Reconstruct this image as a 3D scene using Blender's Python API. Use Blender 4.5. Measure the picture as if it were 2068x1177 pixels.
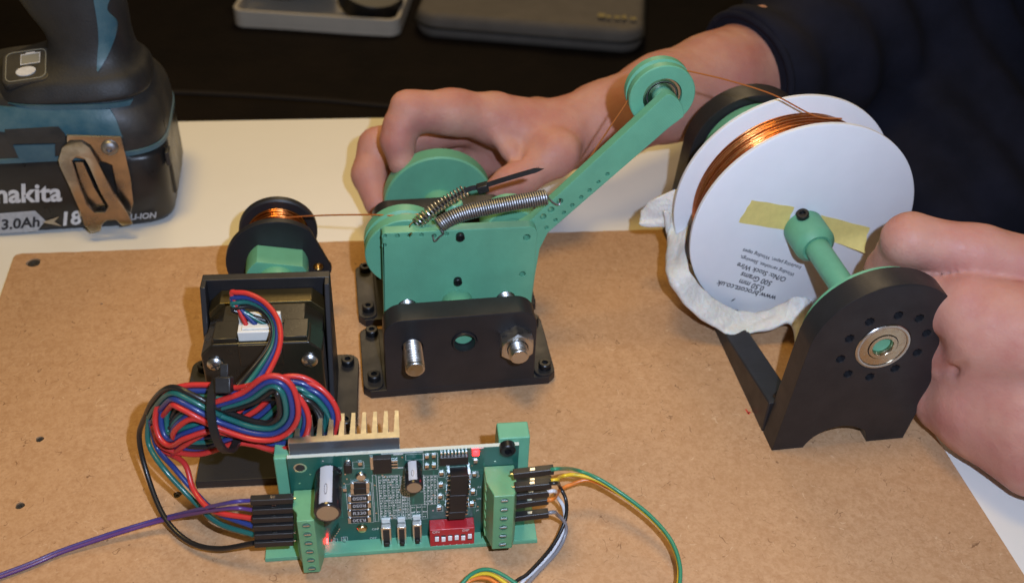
import bpy, bmesh, math, random
import numpy as np
from mathutils import Vector, Matrix
random.seed(7)
rng = np.random.default_rng(7)
PI = math.pi
for o in list(bpy.data.objects):
    bpy.data.objects.remove(o, do_unlink=True)
scene = bpy.context.scene
COL = scene.collection
MM = 0.001                       # everything below is written in millimetres

# ------------------------------------------------------------------ camera
F_PX, PCX, PCY = 2150.0, 1034.0, 588.5      # focal length and centre in pixels of the 2068 x 1177 photograph
PITCH, ROLL, YAW = map(math.radians, (38.5, 2.6, 10.6))
fw = np.array([math.sin(YAW) * math.cos(PITCH), math.cos(YAW) * math.cos(PITCH), -math.sin(PITCH)])
rt0 = np.array([math.cos(YAW), -math.sin(YAW), 0.0])
up0 = np.cross(rt0, fw)
rt = rt0 * math.cos(ROLL) + up0 * math.sin(ROLL)
up = up0 * math.cos(ROLL) - rt0 * math.sin(ROLL)
CR = np.array([rt, up, fw])
CAM = -(CR.T @ (np.array([(930 - PCX) / F_PX, -(790 - PCY) / F_PX, 1.0]) * 457.0))


def at(x, y, z=None, Y=None, X=None):
    """world point (mm) on the plane z, Y or X seen at photo pixel x, y"""
    d = CR.T @ np.array([(x - PCX) / F_PX, -(y - PCY) / F_PX, 1.0])
    if z is not None:
        t = (z - CAM[2]) / d[2]
    elif Y is not None:
        t = (Y - CAM[1]) / d[1]
    else:
        t = (X - CAM[0]) / d[0]
    return CAM + d * t


cd = bpy.data.cameras.new('camera')
cam = bpy.data.objects.new('camera', cd)
COL.objects.link(cam)
cd.sensor_fit = 'HORIZONTAL'
cd.sensor_width = 36.0
cd.lens = F_PX * 36.0 / 2068.0
cd.clip_start = 0.02
cd.clip_end = 50.0
m = Matrix.Identity(4)
for i in range(3):
    m[i][0], m[i][1], m[i][2], m[i][3] = rt[i], up[i], -fw[i], CAM[i] * MM
cam.matrix_world = m
cd.dof.use_dof = True
cd.dof.focus_distance = 0.405
cd.dof.aperture_fstop = 13.0
scene.camera = cam

# ------------------------------------------------------------------ light
world = bpy.data.worlds.new('World')
scene.world = world
world.use_nodes = True
bg = world.node_tree.nodes['Background']
bg.inputs[0].default_value = (1.0, 0.76, 0.46, 1)
bg.inputs[1].default_value = 0.085


def lamp(name, kind, loc, energy, color, size=0.1, look=None, spot=None):
    ld = bpy.data.lights.new(name, kind)
    ld.energy = energy
    ld.color = color
    if kind == 'AREA':
        ld.shape = 'DISK'
        ld.size = size
    else:
        ld.shadow_soft_size = size
    if kind == 'SPOT':
        ld.spot_size, ld.spot_blend = spot
    lo = bpy.data.objects.new(name, ld)
    COL.objects.link(lo)
    lo.location = Vector(loc) * MM
    if look is not None:
        lo.rotation_euler = (Vector(look) - Vector(loc)).to_track_quat('-Z', 'Y').to_euler()
    return lo


# the torch beside the lens: a small cool lamp up and right of the camera
TORCH = CAM + rt * 42 + up * 30 - fw * 2
lamp('torch_lamp', 'SPOT', TORCH, 8.3, (0.61, 0.74, 1.0), 0.0035, CAM + fw * 500 + rt * 30, (math.radians(115), 0.9))
# warm ceiling downlight over the left of the table; area lamp behind added for metal reflections
lamp('warm_lamp', 'SPOT', (-230, 60, 1500), 44.0, (1.0, 0.67, 0.20), 0.22, (-130, 90, 0), (math.radians(44), 1.0))
lamp('warm_lamp', 'AREA', (250, 1700, 1700), 12.0, (1.0, 0.74, 0.42), 0.9, (0, 60, 0))

scene.view_settings.view_transform = 'Standard'
scene.view_settings.look = 'None'
scene.view_settings.gamma = 1.0
scene.view_settings.use_curve_mapping = False
scene.view_settings.exposure = 0.0

# ------------------------------------------------------------------ mesh helpers (mm in, metres out)
ROOT = {}                         # object -> world position (mm) of the thing it belongs to


def A(*v):
    return np.array(v, float)


def unit(v):
    v = np.asarray(v, float)
    return v / (np.linalg.norm(v) + 1e-12)


def frame(axis, hint=(0, 0, 1)):
    w = unit(axis)
    h = np.asarray(hint, float)
    if abs(np.dot(w, unit(h))) > 0.98:
        h = A(1, 0, 0)
    u = unit(np.cross(h, w))
    v = np.cross(w, u)
    return u, v, w


def props(o, label=None, cat=None, group=None, kind=None):
    if label:
        o['label'] = label
    if cat:
        o['category'] = cat
    if group:
        o['group'] = group
    if kind:
        o['kind'] = kind
    return o


def thing(name, label, cat, loc=(0, 0, 0), group=None, rotz=0.0):
    o = bpy.data.objects.new(name, None)
    o.empty_display_size = 0.01
    COL.objects.link(o)
    o.location = Vector([float(c) for c in loc]) * MM
    o.rotation_euler = (0, 0, rotz)
    ROOT[o] = np.array(loc, float)
    return props(o, label, cat, group)


def finish(me, mat, smooth=40):
    me.materials.clear()
    me.materials.append(mat)
    if smooth:
        me.polygons.foreach_set('use_smooth', [True] * len(me.polygons))
        me.set_sharp_from_angle(angle=math.radians(smooth))


def link_mesh(name, me, parent=None, local=False):
    o = bpy.data.objects.new(name, me)
    COL.objects.link(o)
    if parent is not None:
        o.parent = parent
        ROOT[o] = ROOT[parent]
    else:
        ROOT[o] = A(0, 0, 0)
    return o


def mesh_obj(name, verts, faces, mat, parent=None, local=False, smooth=40, bevel=0.0, seg=2):
    verts = np.asarray(verts, float)
    if parent is not None and not local:
        verts = verts - ROOT[parent]
    origin = None
    if parent is None and not local:
        origin = A((verts[:, 0].min() + verts[:, 0].max()) / 2, (verts[:, 1].min() + verts[:, 1].max()) / 2, verts[:, 2].min())
        verts = verts - origin
    me = bpy.data.meshes.new(name)
    me.from_pydata((verts * MM).tolist(), [], [list(map(int, f)) for f in faces])
    me.update()
    bm = bmesh.new()
    bm.from_mesh(me)
    bmesh.ops.recalc_face_normals(bm, faces=bm.faces)
    bm.to_mesh(me)
    bm.free()
    finish(me, mat, smooth)
    o = link_mesh(name, me, parent)
    if origin is not None:
        o.location = Vector(origin) * MM
        ROOT[o] = origin
    if bevel:
        b = o.modifiers.new('bevel', 'BEVEL')
        b.width = bevel * MM
        b.segments = seg
        b.limit_method = 'ANGLE'
        b.angle_limit = math.radians(38)
        b.harden_normals = False
        wn = o.modifiers.new('normals', 'WEIGHTED_NORMAL')
        wn.keep_sharp = True
        wn.weight = 80
    return o


class MB:
    def __init__(self):
        self.v = []
        self.f = []

    def add(self, verts, faces):
        n = len(self.v)
        self.v.extend([tuple(map(float, p)) for p in verts])
        self.f.extend([[i + n for i in fc] for fc in faces])
        return self

    def box(self, lo, hi, M=None, o=None):
        x0, y0, z0 = lo
        x1, y1, z1 = hi
        vs = [A(x, y, z) for z in (z0, z1) for y in (y0, y1) for x in (x0, x1)]
        if M is not None:
            vs = [np.asarray(M) @ p for p in vs]
        if o is not None:
            vs = [p + np.asarray(o) for p in vs]
        return self.add(vs, [[0, 2, 3, 1], [4, 5, 7, 6], [0, 1, 5, 4], [2, 6, 7, 3], [0, 4, 6, 2], [1, 3, 7, 5]])

    def lathe(self, prof, o, axis, n=32, hint=(0, 0, 1), caps=True, closed=False):
        u, v, w = frame(axis, hint)
        o = np.asarray(o, float)
        vs = []
        for (r, h) in prof:
            for k in range(n):
                a = 2 * PI * k / n
                vs.append(o + w * h + (u * math.cos(a) + v * math.sin(a)) * r)
        fs = []
        m_ = len(prof)
        for i in range(m_ if closed else m_ - 1):
            j = (i + 1) % m_
            for k in range(n):
                fs.append([i * n + k, i * n + (k + 1) % n, j * n + (k + 1) % n, j * n + k])
        if caps and not closed:
            fs.append(list(range(n))[::-1])
            fs.append([(m_ - 1) * n + k for k in range(n)])
        return self.add(vs, fs)

    def cyl(self, p0, p1, r0, r1=None, n=24, ch=0.0):
        p0, p1 = np.asarray(p0, float), np.asarray(p1, float)
        r1 = r0 if r1 is None else r1
        L = np.linalg.norm(p1 - p0)
        prof = [(r0, 0), (r1, L)] if not ch else [(r0 - ch, 0), (r0, ch), (r1, L - ch), (r1 - ch, L)]
        return self.lathe(prof, p0, p1 - p0, n)

    def tube(self, path, r, n=8, caps=True):
        vs, fs = sweep(path, r, n)
        m_ = len(path)
        if caps:
            fs = fs + [list(range(n))[::-1], [(m_ - 1) * n + k for k in range(n)]]
        return self.add(vs, fs)

    def prism(self, poly, f0, f1):
        """poly of (u,v); f0/f1 map (u,v) to the two end faces"""
        n = len(poly)
        vs = [f0(*p) for p in poly] + [f1(*p) for p in poly]
        fs = [list(range(n))[::-1], [n + k for k in range(n)]] + [[k, (k + 1) % n, n + (k + 1) % n, n + k] for k in range(n)]
        return self.add(vs, fs)

    def build(self, name, mat, parent=None, **k):
        return mesh_obj(name, self.v, self.f, mat, parent, **k)


def sweep(path, r, n=8, up_hint=None):
    P = np.asarray(path, float)
    m_ = len(P)
    rr = np.full(m_, r, float) if np.isscalar(r) else np.asarray(r, float)
    T = np.gradient(P, axis=0)
    T /= np.linalg.norm(T, axis=1)[:, None] + 1e-12
    u, v, _ = frame(T[0], (0.13, 0.29, 0.95))
    vs = []
    ang = np.arange(n) * 2 * PI / n
    for i in range(m_):
        u = unit(u - T[i] * np.dot(u, T[i]))
        v = np.cross(T[i], u)
        for a in ang:
            vs.append(P[i] + (u * math.cos(a) + v * math.sin(a)) * rr[i])
    fs = []
    for i in range(m_ - 1):
        for k in range(n):
            fs.append([i * n + k, i * n + (k + 1) % n, (i + 1) * n + (k + 1) % n, (i + 1) * n + k])
    return vs, fs


def spline(pts, per=10):
    """Catmull-Rom through the points"""
    P = [np.asarray(p, float) for p in pts]
    P = [2 * P[0] - P[1]] + P + [2 * P[-1] - P[-2]]
    out = []
    for i in range(1, len(P) - 2):
        a, b, c, d = P[i - 1], P[i], P[i + 1], P[i + 2]
        for k in range(per):
            t = k / per
            out.append(0.5 * ((2 * b) + (c - a) * t + (2 * a - 5 * b + 4 * c - d) * t * t + (3 * b - a - 3 * c + d) * t ** 3))
    out.append(P[-2])
    return np.array(out)


def circle(cx, cy, r, n=24, a0=0.0):
    return [(cx + r * math.cos(a0 + 2 * PI * k / n), cy + r * math.sin(a0 + 2 * PI * k / n)) for k in range(n)]


def arc(cx, cy, r, a0, a1, n=12):
    return [(cx + r * math.cos(math.radians(a0 + (a1 - a0) * k / n)), cy + r * math.sin(math.radians(a0 + (a1 - a0) * k / n))) for k in range(n + 1)]


def rrect(x0, y0, x1, y1, r, n=5):
    return arc(x1 - r, y1 - r, r, 0, 90, n) + arc(x0 + r, y1 - r, r, 90, 180, n) + arc(x0 + r, y0 + r, r, 180, 270, n) + arc(x1 - r, y0 + r, r, 270, 360, n)


def plate(name, outline, holes, t, mapf, mat, parent=None, bevel=0.4, local=False, smooth=35):
    """flat plate with holes: outline/holes in (u,v), thickness t along w from 0 to t, mapf(u,v,w) -> world"""
    cu = bpy.data.curves.new('tmp', 'CURVE')
    cu.dimensions = '2D'
    cu.fill_mode = 'BOTH'
    for pl in [outline] + list(holes):
        sp = cu.splines.new('POLY')
        sp.points.add(len(pl) - 1)
        for q, (a, b) in zip(sp.points, pl):
            q.co = (a, b, 0, 1)
        sp.use_cyclic_u = True
    cu.extrude = max(t / 2 - bevel, 0.0)
    cu.bevel_depth = bevel
    cu.bevel_resolution = 1
    cu.offset = -bevel
    ob = bpy.data.objects.new('tmp', cu)
    COL.objects.link(ob)
    dg = bpy.context.evaluated_depsgraph_get()
    me = bpy.data.meshes.new_from_object(ob.evaluated_get(dg))
    bpy.data.objects.remove(ob)
    bpy.data.curves.remove(cu)
    vs = [mapf(v.co.x, v.co.y, v.co.z + t / 2) for v in me.vertices]
    fs = [list(p.vertices) for p in me.polygons]
    bpy.data.meshes.remove(me)
    o = mesh_obj(name, vs, fs, mat, parent, local=local, smooth=0)
    bm = bmesh.new()
    bm.from_mesh(o.data)
    bmesh.ops.remove_doubles(bm, verts=bm.verts, dist=2e-6)
    bmesh.ops.recalc_face_normals(bm, faces=bm.faces)
    bm.to_mesh(o.data)
    bm.free()
    finish(o.data, mat, smooth)
    wn = o.modifiers.new('normals', 'WEIGHTED_NORMAL')
    wn.keep_sharp = True
    wn.weight = 80
    return o


def text_obj(name, body, size, mapf, mat, parent, thick=0.06, shear=0.0, align='LEFT', offset=0.0, spacing=1.0, local=False):
    cu = bpy.data.curves.new('tmp', 'FONT')
    cu.body = body
    cu.size = size
    cu.shear = shear
    cu.align_x = align
    cu.offset = offset
    cu.space_character = spacing
    cu.resolution_u = 3
    cu.extrude = thick / 2
    ob = bpy.data.objects.new('tmp', cu)
    COL.objects.link(ob)
    dg = bpy.context.evaluated_depsgraph_get()
    me = bpy.data.meshes.new_from_object(ob.evaluated_get(dg))
    bpy.data.objects.remove(ob)
    bpy.data.curves.remove(cu)
    vs = [mapf(v.co.x, v.co.y, v.co.z + thick / 2) for v in me.vertices]
    fs = [list(p.vertices) for p in me.polygons]
    bpy.data.meshes.remove(me)
    return mesh_obj(name, vs, fs, mat, parent, local=local, smooth=0)


def inst(name, me, parent, loc, axis=None, hint=(0, 0, 1), local=False, spin=0.0, M=None):
    """object sharing mesh me, its z axis turned to axis"""
    o = bpy.data.objects.new(name, me)
    COL.objects.link(o)
    o.parent = parent
    ROOT[o] = ROOT[parent]
    p = np.asarray(loc, float) - (0 if local else ROOT[parent])
    R = np.eye(3)
    if M is not None:
        R = np.asarray(M)
    elif axis is not None:
        u, v, w = frame(axis, hint)
        R = np.array([u, v, w]).T
    mat4 = Matrix([[*R[0], p[0] * MM], [*R[1], p[1] * MM], [*R[2], p[2] * MM], [0, 0, 0, 1]])
    if spin:
        mat4 = mat4 @ Matrix.Rotation(spin, 4, 'Z')
    o.matrix_local = mat4
    return o


def make_mesh(name, mb, mat, smooth=35):
    me = bpy.data.meshes.new(name)
    me.from_pydata((np.array(mb.v) * MM).tolist(), [], mb.f)
    me.update()
    bm = bmesh.new()
    bm.from_mesh(me)
    bmesh.ops.recalc_face_normals(bm, faces=bm.faces)
    bm.to_mesh(me)
    bm.free()
    finish(me, mat, smooth)
    return me


# ---- signed-distance modelling for soft shapes (hands, cloth, foam)
class Field:
    def __init__(self, lo, hi, h):
        self.lo = np.asarray(lo, float)
        self.h = h
        self.n = np.ceil((np.asarray(hi, float) - self.lo) / h).astype(int) + 1
        self.f = np.full(self.n, 60.0, np.float32)

    def grid(self, lo, hi):
        a = np.clip(np.floor((np.asarray(lo) - self.lo) / self.h).astype(int), 0, self.n)
        b = np.clip(np.ceil((np.asarray(hi) - self.lo) / self.h).astype(int) + 1, 0, self.n)
        if np.any(b <= a):
            return None, None, None, None
        ax = [(self.lo[i] + np.arange(a[i], b[i]) * self.h).astype(np.float32) for i in range(3)]
        return (slice(a[0], b[0]), slice(a[1], b[1]), slice(a[2], b[2])), ax[0][:, None, None], ax[1][None, :, None], ax[2][None, None, :]

    def _mix(self, sl, d, k, sub):
        s = self.f[sl]
        d = d.astype(np.float32)
        if sub:
            h = np.clip(0.5 - 0.5 * (s + d) / k, 0, 1)
            self.f[sl] = s + (-d - s) * h + k * h * (1 - h)
        else:
            h = np.clip(0.5 + 0.5 * (d - s) / k, 0, 1)
            self.f[sl] = d + (s - d) * h - k * h * (1 - h)

    def cone(self, a, b, ra, rb, k=4.0, sub=False, flat=None):
        """round cone; flat=(dir, s) squashes along a direction"""
        a, b = np.asarray(a, float), np.asarray(b, float)
        pad = max(ra, rb) * (1 if flat is None else max(1, flat[1])) + k * 1.5 + 3 * self.h
        sl, X, Y, Z = self.grid(np.minimum(a, b) - pad, np.maximum(a, b) + pad)
        if sl is None:
            return
        ab = b - a
        L2 = float(ab @ ab) + 1e-9
        px, py, pz = X - a[0], Y - a[1], Z - a[2]
        t = np.clip((px * ab[0] + py * ab[1] + pz * ab[2]) / L2, 0, 1)
        dx, dy, dz = px - t * ab[0], py - t * ab[1], pz - t * ab[2]
        if flat is not None:
            d = unit(flat[0])
            q = (dx * d[0] + dy * d[1] + dz * d[2]) * (1 / flat[1] - 1)
            dx, dy, dz = dx + q * d[0], dy + q * d[1], dz + q * d[2]
        self._mix(sl, np.sqrt(dx * dx + dy * dy + dz * dz) - (ra + (rb - ra) * t), k, sub)

    def chain(self, pts, radii, k=4.0, sub=False, flat=None):
        for i in range(len(pts) - 1):
            self.cone(pts[i], pts[i + 1], radii[i], radii[i + 1], k, sub, flat)

    def ell(self, c, r, k=4.0, M=None, sub=False):
        c, r = np.asarray(c, float), np.asarray(r, float)
        pad = r.max() + k * 1.5 + 3 * self.h
        sl, X, Y, Z = self.grid(c - pad, c + pad)
        if sl is None:
            return
        p = [X - c[0], Y - c[1], Z - c[2]]
        if M is None:
            q = [p[i] / r[i] for i in range(3)]
        else:
            M = np.asarray(M, float)
            q = [(p[0] * M[i][0] + p[1] * M[i][1] + p[2] * M[i][2]) / r[i] for i in range(3)]
        n = np.sqrt(q[0] ** 2 + q[1] ** 2 + q[2] ** 2)
        self._mix(sl, (n - 1) * r.min() * 0.5 + (n - 1) * r.mean() * 0.5, k, sub)

    def mesh(self):
        f, h = self.f, self.h
        ins = f < 0
        c = np.zeros(np.array(f.shape) - 1, np.uint8)
        S = [(i, j, k) for i in (0, 1) for j in (0, 1) for k in (0, 1)]
        cut = lambda arr, s: arr[s[0]:arr.shape[0] - 1 + s[0], s[1]:arr.shape[1] - 1 + s[1], s[2]:arr.shape[2] - 1 + s[2]]
        for s in S:
            c += cut(ins, s)
        act = np.argwhere((c > 0) & (c < 8))
        idx = np.full(c.shape, -1, np.int32)
        idx[act[:, 0], act[:, 1], act[:, 2]] = np.arange(len(act))
        val = {s: f[act[:, 0] + s[0], act[:, 1] + s[1], act[:, 2] + s[2]].astype(float) for s in S}
        acc = np.zeros((len(act), 3))
        cnt = np.zeros(len(act))
        for s in S:
            for ax in range(3):
                if s[ax] == 0:
                    t = list(s)
                    t[ax] = 1
                    t = tuple(t)
                    a, b = val[s], val[t]
                    x = (a < 0) != (b < 0)
                    w = np.where(x, a / np.where(x, a - b, 1), 0)
                    p = np.zeros((len(act), 3)) + np.array(s)
                    p[:, ax] += w
                    acc += p * x[:, None]
                    cnt += x
        V_ = self.lo + (act + acc / cnt[:, None]) * h
        F_ = []
        for ax in range(3):
            o1, o2 = [(1, 2), (2, 0), (0, 1)][ax]
            sh = [slice(None)] * 3
            s0 = list(sh)
            s1 = list(sh)
            s0[ax] = slice(0, -1)
            s1[ax] = slice(1, None)
            ch = ins[tuple(s0)] != ins[tuple(s1)]
            e = np.argwhere(ch)
            e = e[(e[:, o1] > 0) & (e[:, o2] > 0) & (e[:, o1] < c.shape[o1]) & (e[:, o2] < c.shape[o2])]
            q = []
            for d1, d2 in ((1, 1), (0, 1), (0, 0), (1, 0)):
                g = e.copy()
                g[:, o1] -= d1
                g[:, o2] -= d2
                q.append(idx[g[:, 0], g[:, 1], g[:, 2]])
            q = np.stack(q, 1)
            fl = ins[e[:, 0], e[:, 1], e[:, 2]]
            q[~fl] = q[~fl][:, ::-1]
            F_.append(q)
        F_ = np.concatenate(F_)
        return V_, F_[(F_ >= 0).all(1)]


def field_obj(name, fld, mat, parent=None):
    V_, F_ = fld.mesh()
    return mesh_obj(name, V_, F_.tolist(), mat, parent, smooth=180)


def vnoise(p, s, seed=0):
    """cheap smooth pseudo noise for arrays of points"""
    p = np.asarray(p, float) * s
    r = np.random.default_rng(seed)
    out = np.zeros(len(p))
    for i in range(7):
        k = r.normal(size=3) * (0.6 + 0.35 * i)
        out += np.sin(p @ k + r.uniform(0, 6.28)) / (1 + 0.4 * i)
    return out / 2.5


# ------------------------------------------------------------------ materials
MATS = {}


def mat(name, col, rough=0.5, metal=0.0, bump=0.0, bscale=1.0, var=0.0, vscale=0.1, spec=0.5, coat=0.0, sss=0.0, col2=None, trans=0.0,
        rvar=0.0, emit=None, estr=0.0, layers=0.0, alpha=1.0, ior=1.45):
    """principled material; bscale / vscale are features per millimetre"""
    mt = bpy.data.materials.new(name)
    mt.use_nodes = True
    nt = mt.node_tree
    b = nt.nodes['Principled BSDF']
    b.inputs['Base Color'].default_value = (*col, 1)
    b.inputs['Roughness'].default_value = rough
    b.inputs['Metallic'].default_value = metal
    b.inputs['Specular IOR Level'].default_value = spec
    b.inputs['Coat Weight'].default_value = coat
    b.inputs['Coat Roughness'].default_value = 0.15
    b.inputs['Transmission Weight'].default_value = trans
    b.inputs['Alpha'].default_value = alpha
    b.inputs['IOR'].default_value = ior
    if sss:
        b.inputs['Subsurface Weight'].default_value = sss
        b.inputs['Subsurface Radius'].default_value = (1.0, 0.35, 0.2)
        b.inputs['Subsurface Scale'].default_value = 0.004
    if emit:
        b.inputs['Emission Color'].default_value = (*emit, 1)
        b.inputs['Emission Strength'].default_value = estr
    tc = nt.nodes.new('ShaderNodeTexCoord')
    src = tc.outputs['Object']
    if var or rvar:
        n = nt.nodes.new('ShaderNodeTexNoise')
        n.inputs['Scale'].default_value = vscale * 1000
        n.inputs['Detail'].default_value = 6
        n.inputs['Roughness'].default_value = 0.6
        nt.links.new(src, n.inputs['Vector'])
        if var:
            mx = nt.nodes.new('ShaderNodeMix')
            mx.data_type = 'RGBA'
            c2 = col2 if col2 else tuple(c * (1 - var) for c in col)
            c1 = col if col2 else tuple(min(c * (1 + var), 1) for c in col)
            mx.inputs['A'].default_value = (*c1, 1)
            mx.inputs['B'].default_value = (*c2, 1)
            rp = nt.nodes.new('ShaderNodeMapRange')
            rp.inputs['From Min'].default_value = 0.35
            rp.inputs['From Max'].default_value = 0.65
            nt.links.new(n.outputs['Fac'], rp.inputs['Value'])
            nt.links.new(rp.outputs['Result'], mx.inputs['Factor'])
            nt.links.new(mx.outputs['Result'], b.inputs['Base Color'])
        if rvar:
            rr = nt.nodes.new('ShaderNodeMapRange')
            rr.inputs['From Min'].default_value = 0.3
            rr.inputs['From Max'].default_value = 0.7
            rr.inputs['To Min'].default_value = max(rough - rvar, 0.03)
            rr.inputs['To Max'].default_value = min(rough + rvar, 1)
            nt.links.new(n.outputs['Fac'], rr.inputs['Value'])
            nt.links.new(rr.outputs['Result'], b.inputs['Roughness'])
    last = None
    if bump:
        n2 = nt.nodes.new('ShaderNodeTexNoise')
        n2.inputs['Scale'].default_value = bscale * 1000
        n2.inputs['Detail'].default_value = 4
        nt.links.new(src, n2.inputs['Vector'])
        bp = nt.nodes.new('ShaderNodeBump')
        bp.inputs['Strength'].default_value = min(bump, 1)
        bp.inputs['Distance'].default_value = 0.0004 / max(bscale, 0.05)
        nt.links.new(n2.outputs['Fac'], bp.inputs['Height'])
        last = bp
    if layers:
        wv = nt.nodes.new('ShaderNodeTexWave')
        wv.wave_type = 'BANDS'
        wv.bands_direction = 'DIAGONAL'
        wv.inputs['Scale'].default_value = 1000 * 0.55
        wv.inputs['Distortion'].default_value = 0.4
        nt.links.new(src, wv.inputs['Vector'])
        bp = nt.nodes.new('ShaderNodeBump')
        bp.inputs['Strength'].default_value = layers
        bp.inputs['Distance'].default_value = 0.00008
        nt.links.new(wv.outputs['Fac'], bp.inputs['Height'])
        if last:
            nt.links.new(last.outputs['Normal'], bp.inputs['Normal'])
        last = bp
    if last:
        nt.links.new(last.outputs['Normal'], b.inputs['Normal'])
    MATS[name] = mt
    return mt


G_ = (0.128, 0.372, 0.228)
mat('green_plastic', G_, 0.44, bump=0.16, bscale=1.0, var=0.09, vscale=0.05, rvar=0.14, layers=0.25)
mat('black_plastic', (0.017, 0.0165, 0.0185), 0.42, bump=0.10, bscale=1.0, var=0.15, vscale=0.08, rvar=0.08, layers=0.10)
mat('black_screw', (0.018, 0.018, 0.019), 0.36, metal=0.5, rvar=0.08, vscale=0.5)
mat('zinc', (0.56, 0.56, 0.55), 0.33, metal=1.0, rvar=0.10, vscale=0.4, bump=0.05, bscale=2)
mat('steel', (0.50, 0.49, 0.47), 0.22, metal=1.0, rvar=0.08, vscale=0.4)
mat('bearing_gold', (0.52, 0.45, 0.34), 0.25, metal=1.0, rvar=0.08, vscale=0.4)
mat('spring_steel', (0.33, 0.33, 0.34), 0.50, metal=1.0, rvar=0.08, vscale=0.6)
mat('copper', (0.72, 0.27, 0.075), 0.22, metal=1.0, var=0.12, vscale=0.12)
mat('copper_line', (0.62, 0.20, 0.05), 0.38, metal=0.45, coat=0.3)
mat('copper_dark', (0.46, 0.15, 0.045), 0.30, metal=1.0, var=0.15, vscale=0.12)
mat('brass', (0.60, 0.42, 0.16), 0.28, metal=1.0)
mat('white_plastic', (0.76, 0.77, 0.80), 0.42, var=0.02, vscale=0.05, bump=0.05, bscale=0.6, sss=0.05)
mat('ink', (0.02, 0.02, 0.025), 0.7)
mat('masking_tape', (0.74, 0.60, 0.20), 0.65, var=0.05, vscale=0.3, bump=0.35, bscale=1.2)
mat('foam', (0.66, 0.64, 0.60), 0.60, bump=0.8, bscale=0.5, var=0.05, vscale=0.25, spec=0.6, sss=0.3, rvar=0.25)
mat('white_laminate', (0.755, 0.735, 0.685), 0.38, var=0.02, vscale=0.02, rvar=0.06)
mat('hole_dark', (0.03, 0.025, 0.02), 0.8)

# ------------------------------------------------------------------ table, board
def hardboard():
    mt = bpy.data.materials.new('hardboard')
    mt.use_nodes = True
    nt = mt.node_tree
    L = nt.links.new
    b = nt.nodes['Principled BSDF']
    b.inputs['Roughness'].default_value = 0.62
    b.inputs['Specular IOR Level'].default_value = 0.2
    tc = nt.nodes.new('ShaderNodeTexCoord').outputs['Object']

    def noise(scale, detail=6, rough=0.6, dist=0.0, vec=tc):
        n = nt.nodes.new('ShaderNodeTexNoise')
        n.inputs['Scale'].default_value = scale
        n.inputs['Detail'].default_value = detail
        n.inputs['Roughness'].default_value = rough
        n.inputs['Distortion'].default_value = dist
        L(vec, n.inputs['Vector'])
        return n.outputs['Fac']

    def ramp(fac, lo, hi, a, c):
        r = nt.nodes.new('ShaderNodeMapRange')
        r.inputs['From Min'].default_value = lo
        r.inputs['From Max'].default_value = hi
        r.inputs['To Min'].default_value = a
        r.inputs['To Max'].default_value = c
        L(fac, r.inputs['Value'])
        return r.outputs['Result']

    def mix(f, a, c):
        m_ = nt.nodes.new('ShaderNodeMix')
        m_.data_type = 'RGBA'
        L(f, m_.inputs['Factor'])
        for s, q in (('A', a), ('B', c)):
            if isinstance(q, tuple):
                m_.inputs[s].default_value = (*q, 1)
            else:
                L(q, m_.inputs[s])
        return m_.outputs['Result']

    def mapping(sc, rot=0.0):
        mp = nt.nodes.new('ShaderNodeMapping')
        mp.inputs['Scale'].default_value = sc
        mp.inputs['Rotation'].default_value = (0, 0, rot)
        L(tc, mp.inputs['Vector'])
        return mp.outputs['Vector']

    def mul(a, c):
        q = nt.nodes.new('ShaderNodeMath')
        q.operation = 'MULTIPLY'
        L(a, q.inputs[0])
        L(c, q.inputs[1])
        return q.outputs[0]
    fine = noise(900, 5, 0.7)
    broad = noise(28, 5, 0.55)
    mid = noise(180, 4, 0.6, 0.6)
    c = mix(ramp(fine, 0.36, 0.66, 0, 1), (0.395, 0.221, 0.112), (0.54, 0.33, 0.18))
    c = mix(ramp(mid, 0.40, 0.62, 0, 0.65), c, (0.385, 0.210, 0.102))
    c = mix(ramp(noise(430, 3, 0.6, 0.4), 0.42, 0.64, 0, 0.5), c, (0.56, 0.35, 0.20))
    c = mix(ramp(broad, 0.30, 0.70, 0, 0.40), c, (0.46, 0.262, 0.128))
    # short curled fibres, dark and pale, lying every way
    def absdiff(f):
        q = nt.nodes.new('ShaderNodeMath')
        q.operation = 'SUBTRACT'
        L(f, q.inputs[0])
        q.inputs[1].default_value = 0.5
        r = nt.nodes.new('ShaderNodeMath')
        r.operation = 'ABSOLUTE'
        L(q.outputs[0], r.inputs[0])
        return r.outputs[0]
    for k, (s1, s2, lo, wd, am, colr) in enumerate(((170, 150, 0.585, 0.012, 0.8, (0.12, 0.055, 0.025)), (110, 190, 0.605, 0.009, 0.7, (0.14, 0.06, 0.028)), (90, 210, 0.605, 0.009, 0.6, (0.70, 0.50, 0.32)), (230, 110, 0.60, 0.018, 0.40, (0.22, 0.10, 0.045)), (120, 260, 0.60, 0.012, 0.35, (0.64, 0.45, 0.28)))):
        vv = mapping((1, 1, 1), 0.9 * k + 0.3)
        line = ramp(absdiff(noise(s1, 1, 0.4, 0.15, vv)), 0.0, wd, am, 0.0)
        c = mix(mul(line, ramp(noise(s2, 3, 0.6, 0.0, mapping((1, 1, 1), 2.1 + k)), lo, lo + 0.03, 0, 1)), c, colr)
    dots = noise(330, 1, 0.3)
    c = mix(ramp(dots, 0.80, 0.83, 0, 0.6), c, (0.12, 0.055, 0.025))
    L(c, b.inputs['Base Color'])
    bp = nt.nodes.new('ShaderNodeBump')
    bp.inputs['Strength'].default_value = 0.35
    bp.inputs['Distance'].default_value = 0.0004
    L(fine, bp.inputs['Height'])
    L(bp.outputs['Normal'], b.inputs['Normal'])
    L(ramp(mid, 0.3, 0.7, 0.52, 0.70), b.inputs['Roughness'])
    return mt


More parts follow.
